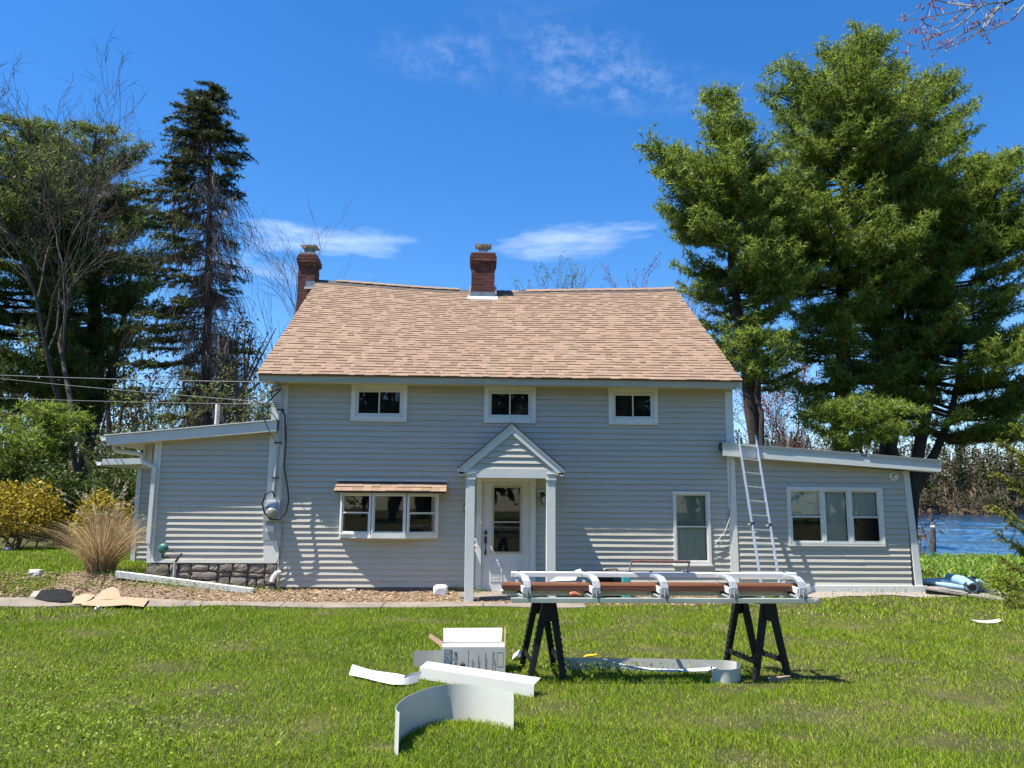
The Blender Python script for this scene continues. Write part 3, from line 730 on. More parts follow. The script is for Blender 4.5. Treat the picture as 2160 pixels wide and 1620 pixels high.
# ---- entrance
def build_entrance():
    m = MB()
    m.box(-.035, .062, -.05, .06, .06, 2.125); m.box(.945, 1.045, -.05, .06, .06, 2.125); m.box(.062, .945, -.05, .06, 2.035, 2.125)
    m.build('door_frame', 'white_trim', HOUSE, bevel=.004)
    gx0, gx1 = .262, .782; g0, g1 = .76, 1.955
    m = MB(); m.box(.066, gx0, .0, .04, .105, 2.03); m.box(gx1, .941, .0, .04, .105, 2.03); m.box(gx0, gx1, .0, .04, .105, g0); m.box(gx0, gx1, .0, .04, g1, 2.03)
    d = m.build('door', 'door_white', HOUSE)
    m = MB(); ring(m, gx0-.01, gx1+.01, g0-.01, g1+.01, .035, -.016, .002); zz = 1.31; m.box(gx0+.026, gx1-.026, -.014, .01, zz-.012, zz+.012); m.build('glazing_bead', 'door_beige', d, bevel=.003)
    box('pane', 'glass', d, gx0+.02, gx1-.02, .012, .018, g0+.02, zz-.012); box('pane', 'glass', d, gx0+.02, gx1-.02, .012, .018, zz+.012, g1-.02)
    for x0, x1 in ((.235, .445), (.565, .775)):
        m = MB(); ring(m, x0, x1, .26, .63, .022, -.008, .0); m.hexa([(x0+.03, .0, .29), (x1-.03, .0, .29), (x1-.03, .0, .60), (x0+.03, .0, .60), (x0+.05, -.008, .31), (x1-.05, -.008, .31), (x1-.05, -.008, .58), (x0+.05, -.008, .58)]); m.build('door_panel', 'door_white', d)
    box('lock_keypad', 'black_iron', d, .115, .165, -.03, -.001, 1.085, 1.155, .004)
    m = MB(); m.box(.117, .163, -.016, -.001, .93, 1.05); m.tube([(.14, -.016, 1.0), (.14, -.065, .97), (.14, -.07, .88), (.14, -.055, .78), (.14, -.012, .76)], .010, 8); m.box(.125, .155, -.014, -.001, .72, .80); m.build('handle', 'black_iron', d)
    for z in (.45, 1.1, 1.8): box('hinge', 'black_iron', d, .062, .067, -.01, .0, z, z+.09)
    box('threshold', 'concrete_base', HOUSE, -.03, 1.04, -.12, .05, .02, .10)
    # wall lanterns, both hanging crooked
    for x, z, tilt in ((1.165, 1.80, -.28), (-.05-.13, 1.66, .25)):
        l = empty('wall_lantern', parent=HOUSE); R_ = Matrix.Rotation(tilt, 4, 'Y')
        def put(m, name, mat):
            m.v = [tuple(Vector((x, -.03, z))+R_ @ Vector(p)) for p in m.v]; return m.build(name, mat, l)
        put(MB().lathe((0, .012, .02), [(.075, .0), (.075, .014), (.05, -.01)][:2], 16, 'y'), 'back_plate', 'white_trim')
        put(MB().lathe((0, -.04, .02), [(.045, -.03), (.045, .02), (.03, .05)], 12, 'y').tube([(0, 0, .03), (0, -.09, .06), (0, -.1, .0)], .012, 6), 'bracket', 'black_iron')
        m = MB(); h = .055; cz = -.16
        for sx in (-1, 1):
            for sy in (-1, 1): m.bar((sx*h*.8, -.1+sy*h*.8, cz), (sx*h, -.1+sy*h, cz+.13), .009, .009)
        m.hexa([(-.065, -.165, cz+.13), (.065, -.165, cz+.13), (.065, -.035, cz+.13), (-.065, -.035, cz+.13), (-.02, -.12, cz+.19), (.02, -.12, cz+.19), (.02, -.08, cz+.19), (-.02, -.08, cz+.19)]); m.box(-.05, .05, -.15, -.05, cz-.01, cz)
        put(m, 'cage', 'black_iron'); put(MB().box(-.038, .038, -.138, -.062, cz+.002, cz+.128), 'lamp_glass', 'lantern_glass')
    # porch
    pc = empty('porch', parent=HOUSE); Y = -1.05
    a, b = at(981, 1262, Y), at(1000, 1262, Y); c_, d_ = at(1154, 1262, Y), at(1171, 1262, Y)
    zb0 = at(985, 1008, Y)[2]; zt0 = at(985, 990, Y)[2]; wdt = .155
    xl, xr = at(991, 1130, Y)[0], at(1162, 1130, Y)[0]
    for xc in (xl, xr):
        g = float(gz(xc, Y)); m = MB(); m.box(xc-wdt/2, xc+wdt/2, Y-.045, Y+.11, g-.02, zb0-.02); m.build('post', 'cool_trim', pc, bevel=.006)
        box('post_cap', 'cool_trim', pc, xc-wdt/2-.012, xc+wdt/2+.012, Y-.062, Y+.122, zb0-.03, zb0, .003)
    x0, x1 = xl-wdt/2, xr+wdt/2
    box('beam', 'cool_trim', pc, x0-.005, x1+.005, Y-.055, Y+.15, zb0+.001, zt0, .004)
    for xx in (x0, x1-.12): box('side_beam', 'cool_trim', pc, xx, xx+.12, Y+.152, -.02, zb0+.03, zt0-.01)
    box('ceiling', 'soffit', pc, x0+.121, x1-.121, Y+.152, -.02, zb0+.10, zb0+.12)
    pk = at(1079, 890, Y-.07); eL = at(966, 988, Y-.07); eR = at(1191, 985, Y-.07)
    px_, pz = (eL[0]+eR[0])/2, pk[2]; ez = (eL[2]+eR[2])/2; hw = (eR[0]-eL[0])/2; sl_ = (pz-ez)/hw
    # roof slopes
    for s in (-1, 1):
        m = MB(); m.prism([(px_, Y-.095, pz), (px_+s*hw, Y-.095, ez), (px_+s*hw, Y-.095, ez-.03), (px_, Y-.095, pz-.035)], (0, 1.14, 0)); m.build('roof_slope', 'dark_roofing', pc)
        m = MB(); k = .17
        m.prism([(px_, Y-.072, pz-.036), (px_+s*(hw-.01), Y-.072, ez-.036), (px_+s*(hw-.01), Y-.072, ez-.12), (px_+s*(hw-.06), Y-.072, ez-.14), (px_, Y-.072, pz-.036-k)], (0, .03, 0)); m.build('rake_board', 'cool_trim', pc)
        m = MB(); m.prism([(px_, Y-.086, pz-.02), (px_+s*hw, Y-.086, ez-.02), (px_+s*hw, Y-.086, ez-.075), (px_, Y-.086, pz-.08)], (0, .013, 0)); m.build('rake_trim', 'cool_trim', pc)
        m = MB(); m.prism([(px_+s*(hw-.02), Y-.072, ez-.075), (px_+s*(hw-.02), Y-.072, ez-.115), (px_+s*(hw-.30), Y-.072, ez-.10)], (0, 1.12, 0)); m.build('eave_soffit', 'soffit', pc)
    gb = one('gable_core', 'siding', pc, 'prism', [(px_-hw+.25, Y-.028, zt0), (px_+hw-.25, Y-.028, zt0), (px_, Y-.028, pz-.16)], (0, .05, 0))
    boards(pc, Y-.03, px_-hw+.1, px_+hw-.1, zt0+.002, pz-.06, .1034, (), [(pz-.05+sl_*(-px_), sl_), (pz-.05+sl_*px_, -sl_)])
    # step
    m = MB(); m.box(-.30, 1.35, -.86, -.13, -.1, .095); m.build('door_step', 'concrete', HOUSE, bevel=.012)
build_main_walls(); build_main_roof(); build_chimneys(); build_windows(); build_entrance()
# ---- wings
def line(p, q):
    b = (q[2]-p[2])/(q[0]-p[0]); return p[2]-b*p[0], b
def build_right_wing():
    Y = -.245
    tl, tr = at(1524, 932, Y), at(1983, 969, Y); bl, br = at(1526, 961, Y), at(1981, 995.5, Y)
    a, b = line(at(1538, 962, 0), at(1914, 995, 0)); x0, x1 = XR+.15, at(1914, 1100, 0)[0]
    m = MB(); m.prism([(x0, .12, .02), (x1+.1, .12, .02), (x1+.1, .12, a+b*x1), (x0, .12, a+b*x0)], (0, 4.5, 0)); w = m.build('wing', 'siding', HOUSE)
    m = MB(); m.prism([(x0+.02, .095, .1), (x1, .095, .1), (x1, .095, a+b*x1-.05), (x0+.02, .095, a+b*x0-.05)], (0, .02, 0)); m.build('dark_room_sheet', 'core_dark', HOUSE)  # wing room's darkness painted as a near-black sheet behind the panes
    h = at(1664, 1090, 0)[0]-.03, at(1858, 1090, 0)[0]+.03
    boards(w, 0, x0, x1, .215, 3.2, .1034, [(h[0], h[1], .92, 1.985)], [(a, b)])
    m = MB(); m.hexa([(x1+.06, -.034, .2), (x1+.19, -.034, .2), (x1+.19, .12, .2), (x1+.06, .12, .2), (x1-.03, -.034, a+b*x1), (x1+.08, -.034, a+b*x1), (x1+.08, .12, a+b*x1), (x1-.03, .12, a+b*x1)]); m.build('corner_board', 'cool_trim', HOUSE)
    box('base_board', 'cool_trim', HOUSE, XR+.15, x1+.26, -.06, -.027, .095, .213, .004)
    box('foundation', 'concrete_base', HOUSE, XR+.16, x1+.2, -.03, .1, -.2, .093)
    # rake: fascia, bright metal edge and roof plane
    dx = 1/(tr[0]-tl[0])
    m = MB(); m.prism([(tl[0], Y, bl[2]), (tr[0], Y, br[2]), (tr[0], Y, tr[2]-.06), (tl[0], Y, tl[2]-.06)], (0, .03, 0)); m.build('fascia', 'cool_trim', HOUSE)
    xs = [tl[0], at(1612, 938, Y)[0], at(1668, 943, Y)[0], at(1816, 955, Y)[0], at(1830, 956, Y)[0], tr[0]+.02]
    A, B = line(tl, tr)
    for k, (p, q) in enumerate(zip(xs[:-1], xs[1:])):
        m = MB(); o = (.0, .004, .001, -.004, .005)[k]
        m.hexa([(p, Y-.012-o, A+B*p-.062), (q-.002, Y-.012-o, A+B*q-.062), (q-.002, Y-.002, A+B*q-.062), (p, Y-.002, A+B*p-.062), (p, Y-.020-o, A+B*p-.008), (q-.002, Y-.020-o, A+B*q-.008), (q-.002, Y+.10, A+B*q+.006), (p, Y+.10, A+B*p+.006)])
        m.build('drip_edge', 'white_sheet' if k != 3 else 'lead', HOUSE)
    m = MB(); m.prism([(tl[0], Y+.03, A+B*tl[0]-.002), (tr[0]+.01, Y+.03, A+B*tr[0]-.002), (tr[0]+.01, Y+.03, A+B*tr[0]-.15), (tl[0], Y+.03, A+B*tl[0]-.15)], (0, 5.0, 0)); m.build('wing_roof', 'dark_roofing', HOUSE)
    m = MB(); m.prism([(x0, Y+.03, bl[2]+.0+b*(x0-bl[0])), (tr[0], Y+.03, br[2]+.005), (tr[0], Y+.03, br[2]+.02), (x0, Y+.03, bl[2]+.02+b*(x0-bl[0]))], (0, .35, 0)); m.build('soffit', 'soffit', HOUSE)
    # round spotlight plate under the eave
    p = at(1884, 1005, 0); l = empty('round_wall_light', parent=HOUSE)
    MB().lathe((p[0], -.016, p[2]), [(.085, 0), (.085, -.02), (.06, -.03)], 10, 'y').build('back_plate', 'white_trim', l)
    MB().lathe((p[0], -.046, p[2]), [(.05, 0), (.045, -.02), (.03, -.022)], 16, 'y').build('lamp_ring', 'meter_grey', l)
    MB().lathe((p[0]-.004, -.066, p[2]-.01), [(.026, 0), (.03, -.03), (.012, -.04)], 12, 'y').build('bulb', 'white_trim', l)
    # loose cable down the inside corner
    q = [at(1540, v, -.03) for v in (975, 1030, 1050)]+[at(1538, 1090, -.04), at(1530, 1130, -.05), at(1512, 1160, -.05), at(1504, 1165, -.03)]
    MB().tube(q, .006, 6).build('loose_cable', 'grey_cable', HOUSE)
    q = [at(1538, 1060, -.03), at(1542, 1085, -.05), at(1530, 1120, -.06), at(1508, 1148, -.05)]
    MB().tube(q, .005, 6).build('loose_cable', 'white_trim', HOUSE)
def build_left_wing():
    Y = -.21
    tl, tr = at(227, 917, Y), at(584, 884, Y); bl, br = at(231, 939, Y), at(584, 909, Y)
    a, b = line(at(344, 928, 0), at(565, 909, 0)); x0, x1 = at(333, 1060, 0)[0], -3.81
    z0 = .575
    m = MB(); m.prism([(x0-.1, .02, z0), (x1+.3, .02, z0), (x1+.3, .02, a+b*x1), (x0-.1, .02, a+b*x0)], (0, 3.2, 0)); w = m.build('wing', 'siding', HOUSE)
    boards(w, 0, x0, x1, z0+.03, 3.2, .1034, (), [(a, b)])
    box('base_trim', 'white_trim', HOUSE, x0-.1, x1+.28, -.045, .0, z0-.01, z0+.025)
    for k, (p, q) in enumerate(((x0-.115, x0-.045), (x0-.043, x0+.004))):
        m = MB(); m.prism([(p, -.034+.004*k, z0+.03), (q, -.034+.004*k, z0+.03), (q, -.034+.004*k, a+b*q), (p, -.034+.004*k, a+b*p)], (0, .05, 0)); m.build('corner_board', 'cool_trim', HOUSE)
    A, B = line(tl, tr)
    m = MB(); m.prism([(tl[0], Y, bl[2]), (tr[0], Y, br[2]), (tr[0], Y, tr[2]-.02), (tl[0], Y, tl[2]-.02)], (0, .03, 0)); m.build('fascia', 'cool_trim', HOUSE)
    m = MB(); m.prism([(tl[0]-.04, Y-.02, tl[2]-.02), (tr[0], Y-.02, tr[2]-.02), (tr[0], Y-.02, tr[2]+.002), (tl[0]-.04, Y-.02, tl[2]+.002)], (0, 3.5, 0)); m.build('wing_roof', 'dark_roofing', HOUSE)
    m = MB(); m.prism([(tl[0]-.05, Y-.026, tl[2]-.02), (tr[0], Y-.026, tr[2]-.02), (tr[0], Y-.026, tr[2]-.004), (tl[0]-.05, Y-.026, tl[2]-.004)], (0, .005, 0)); m.build('drip_edge', 'white_trim', HOUSE)
    m = MB(); m.prism([(bl[0], Y+.03, bl[2]+.005), (tr[0], Y+.03, br[2]+.005), (tr[0], Y+.03, br[2]+.02), (bl[0], Y+.03, bl[2]+.02)], (0, 3.4, 0)); m.build('soffit', 'soffit', HOUSE)
    # boxed eave return at the corner
    r = empty('eave_return', parent=HOUSE); za = a+b*(x0-.4)
    xa = at(305, 950, .35)[0]
    m = MB(); m.box(xa, x0-.118, .30, .36, za-.46, za+.05); m.build('return_panel', 'cool_trim', r)
    for u in (0, .12, .2): box('return_strip', 'cool_trim', r, xa+.02+u, xa+.055+u, .27, .299, za-.45, za+.03)
    # gutter and downspout
    gx = tl[0]-.06; gz_ = tl[2]-.10
    m = MB(); n = 8; prof = [(-.06+.0*k, 0) for k in range(0)]
    prof = [(.055, .07), (.05, .0), (-.03, -.01), (-.06, .035), (-.075, .075), (-.062, .075), (-.05, .04), (-.025, .005), (.04, .01), (.045, .07)]
    m.prism([(gx+p, Y-.01, gz_+q) for p, q in prof], (0, 3.3, 0)); m.build('gutter', 'white_trim', HOUSE)
    q0 = at(240, 940, .02); q1 = at(244, 951, .02); q2 = at(297, 958, .02); q3 = at(301, 974, -.02); q4 = at(328, 986, -.05)
    m = MB(); m.tube([q0, (q0+q1)/2+[-.01, 0, 0], q1, q2, (q2+q3)/2+[.01, 0, 0], q3, q4], .038, 8); m.build('downspout', 'gutter_cream', HOUSE)
    xd = x0-.08
    m = MB(); m.box(xd-.035, xd+.035, -.10, -.03, .9, q4[2]+.02); m.build('downspout', 'cool_trim', HOUSE)
    # foundation of field stone
    f = one('foundation', 'mortar', HOUSE, 'box', x0-.06, -3.55, .03, .2, -.2, .564)
    r = random.Random(19); x = x0-.12
    while x < -3.60:
        wd = r.uniform(.20, .52); xe = min(x+wd, -3.56)
        if -3.56-xe < .12: xe = -3.56
        n = r.choice((2, 3, 3, 4)); cuts = sorted([0, 1]+[(k+r.uniform(-.25, .25))/n for k in range(1, n)])
        for c0, c1 in zip(cuts[:-1], cuts[1:]):
            za, zb_ = .03+.525*c0, .03+.525*c1
            xm = x+(xe-x)*r.uniform(.35, .65)
            spans = [(x, xe)] if (xe-x) < .3 or r.random() < .35 else [(x, xm), (xm, xe)]
            for p_, q_ in spans: stone(f, p_+r.uniform(.004, .014), q_-r.uniform(.004, .014), -.03-r.uniform(0, .03), .10, za+r.uniform(.003, .012), zb_-r.uniform(.003, .012), r)
        x = xe
    # roof vent pipe
    p = at(457, 893, 1.6); q = at(457, 853, 1.6); v = empty('vent_pipe', parent=HOUSE)
    MB().tube([(p[0], 1.6, p[2]-.1), (p[0], 1.6, q[2])], .045, 10).build('pipe', 'white_trim', v)
    m = MB()
    for s in (-1, 1):
        m.bar((p[0]+s*.08, 1.58, q[2]-.30), (p[0]+s*.08, 1.58, q[2]-.12), .012, .012)
        for z in (-.26, -.16): m.bar((p[0], 1.58, q[2]+z), (p[0]+s*.12, 1.58, q[2]+z), .012, .012)
    m.build('bracket', 'grey_cable', v)
    # rear lean-to seen past the corner
    Yb = 2.4; a0, a1 = at(287, 1050, Yb)[0], x0+.1
    zt = at(300, 985, Yb)[2]; zlo = .34
    m = MB(); m.box(a0, a1, Yb+.0, Yb+2.2, zlo, zt); w2 = m.build('wing', 'siding', HOUSE)
    boards(w2, Yb, a0+.08, a1, zlo+.02, zt, .1034)
    box('corner_board', 'cool_trim', HOUSE, a0-.01, a0+.085, Yb-.03, Yb-.001, zlo, zt)
    p, q = at(216, 968, Yb-.25), at(305, 962, Yb-.25)
    m = MB(); m.prism([(p[0], Yb-.25, p[2]-.12), (a1, Yb-.25, q[2]-.13), (a1, Yb-.25, q[2]+.0), (p[0], Yb-.25, p[2])], (0, .03, 0)); m.build('fascia', 'cool_trim', HOUSE)
    m = MB(); m.prism([(p[0], Yb-.22, p[2]-.115), (a1, Yb-.22, q[2]-.12), (a1, Yb-.22, q[2]+.002), (p[0], Yb-.22, p[2]+.002)], (0, 2.5, 0)); m.build('wing_roof', 'gutter_cream', HOUSE)
    m = MB(); m.prism([(p[0]-.06+x, Yb-.26, p[2]-.13+z) for x, z in prof], (0, 2.4, 0)); m.build('gutter', 'white_trim', HOUSE)
def stone(parent, x0, x1, y0, y1, z0, z1, r, name='stone', mat='stone'):
    n = 3; V = []; idx = {}; F = []
    def vid(i, j, k):
        key = (i, j, k)
        if key not in idx:
            p = [2*i/n-1, 2*j/n-1, 2*k/n-1]
            q = [c*(1-.17*(sum(o*o for o in p)-c*c)/2) for c in p]
            q = [c+r.uniform(-.10, .10) for c in q]
            idx[key] = len(V); V.append((x0+(x1-x0)*(q[0]+1)/2, y0+(y1-y0)*(q[1]+1)/2, z0+(z1-z0)*(q[2]+1)/2))
        return idx[key]
    for a in range(n):
        for b in range(n):
            F += [(vid(a, b, 0), vid(a, b+1, 0), vid(a+1, b+1, 0), vid(a+1, b, 0)), (vid(a, b, n), vid(a+1, b, n), vid(a+1, b+1, n), vid(a, b+1, n)),
                  (vid(a, 0, b), vid(a+1, 0, b), vid(a+1, 0, b+1), vid(a, 0, b+1)), (vid(a, n, b), vid(a, n, b+1), vid(a+1, n, b+1), vid(a+1, n, b)),
                  (vid(0, a, b), vid(0, a, b+1), vid(0, a+1, b+1), vid(0, a+1, b)), (vid(n, a, b), vid(n, a+1, b), vid(n, a+1, b+1), vid(n, a, b+1))]
    m = MB(); m.add(V, F, False); return m.build(name, mat, parent)
def build_services():
    # mast, meter and cables at the left corner
    ms = empty('service_mast', parent=HOUSE); Y = -.09
    top = at(594, 832, Y); low = at(577, 1050, Y)
    MB().tube([top, at(588, 930, Y), low], .034, 10).build('conduit', 'meter_grey', ms)
    m = MB(); m.tube([top-[0, 0, .03], top+[0, 0, .04], top+[-.03, -.0, .10], top+[-.10, 0, .125], top+[-.15, 0, .10]], [.042, .046, .05, .05, .04], 10); m.build('weatherhead', 'meter_grey', ms)
    m = MB()
    for v in (864, 934, 1008): p = at(594-(v-832)*.078, v, Y); m.box(p[0]-.055, p[0]+.055, Y-.04, -.02, p[2]-.012, p[2]+.012)
    m.build('strap', 'black_iron', ms)
    bx = at(557, 1048, -.03)[0], at(596, 1048, -.03)[0]; z = [at(575, v, -.03)[2] for v in (1046, 1098, 1101, 1140)]
    me = empty('electric_meter', parent=HOUSE); c = at(573, 1081, -.15)
    m = MB(); m.box(c[0]-.15, c[0]+.13, -.13, -.024, c[2]-.15, c[2]+.20); m.hexa([(c[0]-.13, -.16, c[2]+.10), (c[0]+.09, -.16, c[2]+.10), (c[0]+.09, -.131, c[2]+.10), (c[0]-.13, -.131, c[2]+.10), (c[0]-.10, -.14, c[2]+.21), (c[0]+.08, -.14, c[2]+.21), (c[0]+.08, -.131, c[2]+.21), (c[0]-.10, -.131, c[2]+.21)]); m.build('meter_box', 'meter_grey', me, bevel=.006)
    MB().lathe((c[0], -.13, c[2]), [(.098, 0), (.098, -.03), (.088, -.034)], 24, 'y').build('ring', 'galvanised', me)
    MB().lathe((c[0], -.163, c[2]), [(.085, 0), (.082, -.05), (.06, -.075), (.03, -.082)], 24, 'y').build('dome', 'meter_face', me)
    lb = empty('junction_box', parent=HOUSE); p0, p1 = at(555, 1102, -.06), at(592, 1140, -.06)
    box('panel', 'meter_grey', lb, p0[0], p1[0], -.06, -.024, p1[2], p0[2], .004)
    box('cover', 'white_trim', lb, p0[0]+.07, p0[0]+.20, -.10, -.061, p0[2]-.16, p0[2]-.05, .008)
    box('backing_board', 'white_trim', HOUSE, at(557, 1160, -.04)[0], at(590, 1160, -.04)[0], -.045, -.0, .60, p1[2]-.004)
    # thick black cable loop
    px = [(594, 864), (601, 876), (603, 930), (599, 985), (606, 1025), (609, 1055), (603, 1082), (588, 1096), (572, 1096), (558, 1082), (553, 1062), (560, 1042), (574, 1036), (580, 1048)]
    MB().tube([at(u, v, -.19 if k not in (0, 13) else -.1) for k, (u, v) in enumerate(px)], .016, 8).build('service_cable', 'black_cable', HOUSE)
    px = [(588, 858), (566, 856), (557, 862), (557, 885), (568, 910), (583, 934)]
    MB().tube([at(u, v, -.24 if 0 < k < 5 else -.12) for k, (u, v) in enumerate(px)], .006, 6).build('thin_cable', 'black_cable', HOUSE)
    px = [(587, 1142), (590, 1165), (588, 1180), (578, 1195), (574, 1215), (577, 1238)]
    MB().tube([at(u, v, -.07) for u, v in px], .008, 6).build('thin_cable', 'black_cable', HOUSE)
    # gas regulator
    g = empty('gas_regulator', parent=HOUSE); p = at(344, 1157, -.16)
    MB().lathe((p[0], -.16, p[2]), [(.045, .05), (.085, .03), (.088, .0), (.075, -.02), (.05, -.03), (.045, -.06), (.02, -.065)], 16, 'y').tube([(p[0]-.0, -.16, p[2]-.05), (p[0], -.16, p[2]-.11)], .03, 8).build('regulator_body', 'green_paint', g)
    z1 = p[2]-.15; q = at(378, 1178, -.16)
    MB().tube([(p[0], -.16, p[2]-.1), (p[0], -.16, z1), (p[0]+.02, -.16, z1-.01), (q[0]-.03, -.16, z1), (q[0], -.16, z1+.03)], .018, 8).tube([(q[0]+.04, -.16, z1+.06), (q[0], -.16, z1+.02), (q[0]-.06, -.16, z1-.08)], .022, 8).tube([(p[0]+.08, -.16, p[2]-.03), (p[0]+.16, -.16, p[2]-.03)], .018, 8).build('pipe', 'black_iron', g)
    MB().tube([(q[0]-.065, -.16, z1-.08), (q[0]-.07, -.16, .2)], .028, 8).build('riser', 'galvanised', g)
    # white downspout elbow at the foundation
    e = at(585, 1215, -.12); m = MB(); m.tube([e+[.03, .05, .06], e+[-.02, 0, .05], e+[-.06, -.03, -.02], e+[-.08, -.05, -.10]], .042, 8); m.build('drain_elbow', 'white_trim', HOUSE)
build_right_wing(); build_left_wing(); build_services()
# ---------------------------------------------------------------- things standing and lying about
def build_brake():
    b = empty('sheet_metal_brake', 'long aluminium siding brake with brown jaw resting on two black sawhorses', 'brake')
    Yf = -6.80
    p, q = at(1078, 1264, Yf), at(1727, 1267, Yf); z = (p[2]+q[2])/2-.005; x0, x1 = p[0], q[0]
    m = MB(); m.box(x0, x1, Yf-.028, Yf+.028, z-.022, z+.022); m.build('front_rail', 'brake_rail', b, bevel=.003)
    m = MB(); m.box(x0-.02, x1-.05, -6.28, -6.22, z-.02, z+.025); m.build('rear_rail', 'brake_rail', b, bevel=.003)
    MB().lathe((x1-.03, Yf-.031, z), [(.018, .004), (.018, -.008), (.01, -.009)], 12, 'y').build('rail_bolt', 'galvanised', b)
    m = MB(); m.tube([(x0-.005, Yf-.02, z+.015), (x0-.05, Yf-.02, z+.02), (x0-.055, Yf-.02, z-.018), (x0-.02, Yf-.02, z-.02)], .004, 6); m.build('end_hook', 'black_iron', b)
    a0, a1 = at(1078, 1207, -6.55), at(1678, 1217, -6.55)
    zt = (a0[2]+a1[2])/2
    m = MB(); m.prism([(a0[0], -6.585, zt-.022), (a0[0], -6.515, zt-.022), (a0[0], -6.515, zt+.018), (a0[0], -6.53, zt+.024), (a0[0], -6.57, zt+.024), (a0[0], -6.585, zt+.016)], (a1[0]-a0[0], 0, 0)); m.build('top_bar', 'brake_enamel', b)
    # brown vinyl jaw
    j0, j1 = at(1057, 1228, -6.66), at(1682, 1238, -6.66); zj = (j0[2]+j1[2])/2
    m = MB(); m.prism([(j0[0], -6.70, zj-.012), (j0[0], -6.60, zj-.012), (j0[0], -6.60, zj+.016), (j0[0], -6.685, zj+.010)], (j1[0]-j0[0], 0, 0)); m.build('jaw', 'brake_brown', b, bevel=.004)
    m = MB(); m.prism([(j0[0]+.02, -6.71, zj-.055), (j0[0]+.05, -6.60, zj-.06), (j0[0]+.02, -6.60, zj-.017), (j0[0], -6.705, zj-.017)], (j1[0]-j0[0]-.02, 0, 0)); m.build('jaw_skirt', 'brake_brown_dark', b)
    h0 = at(1055, 1248, -6.62)
    m = MB(); m.box(h0[0], j1[0]-.03, -6.64, -6.56, z+.03, zj-.062); m.build('hinge_bar', 'gutter_cream', b, bevel=.004)
    MB().lathe((h0[0]+.03, -6.641, z+.055), [(.009, .0), (.009, -.005), (.004, -.006)], 10, 'y').build('hinge_screw', 'black_iron', b)
    # five cast arms
    for u in (1112, 1258, 1401, 1547, 1692):
        xc = at(u, 1240, Yf)[0]; w = .068
        A = [(-6.80, z+.022), (-6.815, z+.06), (-6.812, z+.115), (-6.79, z+.165), (-6.74, z+.20), (-6.66, z+.215), (-6.56, z+.20)]
        ws = [.10, .078, .07, .068, .066, .06, .05]; th = [.02, .026, .03, .034, .034, .03, .026]
        sh = [0, 0, 0, -.004, -.02, -.045, -.07]
        m = MB(); V = []
        for k, ((yy, zz), ww, t) in enumerate(zip(A, ws, th)):
            k0, k1 = max(k-1, 0), min(k+1, 6); d = Vector((A[k1][0]-A[k0][0], A[k1][1]-A[k0][1])).normalized(); nx, nz = -d.y, d.x
            for sx, sg in ((-1, -1), (1, -1), (1, 1), (-1, 1)): V.append((xc+sh[k]+sx*ww/2, yy+nx*sg*t/2, zz+nz*sg*t/2))
        m.add(V, [(i*4+c, i*4+(c+1) % 4, i*4+4+(c+1) % 4, i*4+4+c) for i in range(6) for c in range(4)]+[(3, 2, 1, 0), (24, 25, 26, 27)])
        m.box(xc-.004, xc+.004, -6.838, -6.82, z+.03, z+.10)
        arm = m.build('arm', 'brake_casting', b, bevel=.003)
        m = MB(); m.bar((xc-.07, -6.56, z+.125), (xc-.03, -6.78, z+.085), .022, .05); m.bar((xc-.09, -6.58, z+.10), (xc-.088, -6.58, z+.165), .016, .03); m.build('arm_nose', 'brake_enamel', arm)
        m = MB(); m.bar((xc-.07, -6.55, z+.19), (xc-.07, -6.55, zt+.034), .03, .03); m.build('clamp', 'black_plastic', arm)
        m = MB(); m.bar((xc-.08, -6.70, z+.05), (xc-.01, -6.78, z+.026), .012, .012); m.bar((xc-.10, -6.68, z+.05), (xc-.03, -6.78, z+.026), .010, .010); m.bar((xc-.05, -6.28, z+.01), (xc-.03, -6.78, z+.01), .03, .03); m.build('cross_brace', 'galvanised', arm)
        m = MB(); m.box(xc-.085, xc-.03, -6.70, -6.60, z+.035, z+.075); m.build('arm_block', 'black_plastic', arm)
    # swinging handle
    g0, g1 = at(1333, 1184, -6.60), at(1455, 1185, -6.60); f0, f1 = at(1325, 1212, -6.55), at(1446, 1213, -6.55)
    m = MB(); m.tube([f0, g0], .009, 8); m.tube([f1, g1], .009, 8); m.box(f0[0]-.03, f0[0]+.03, -6.57, -6.53, zt+.024, zt+.04); m.box(f1[0]-.03, f1[0]+.03, -6.57, -6.53, zt+.024, zt+.04); m.build('handle_arms', 'lead', b)
    MB().tube([g0, (g0+g1)/2+[0, 0, -.001], g1], .013, 10).build('handle_grip', 'brown_grip', b)
    return z
ZB = build_brake()
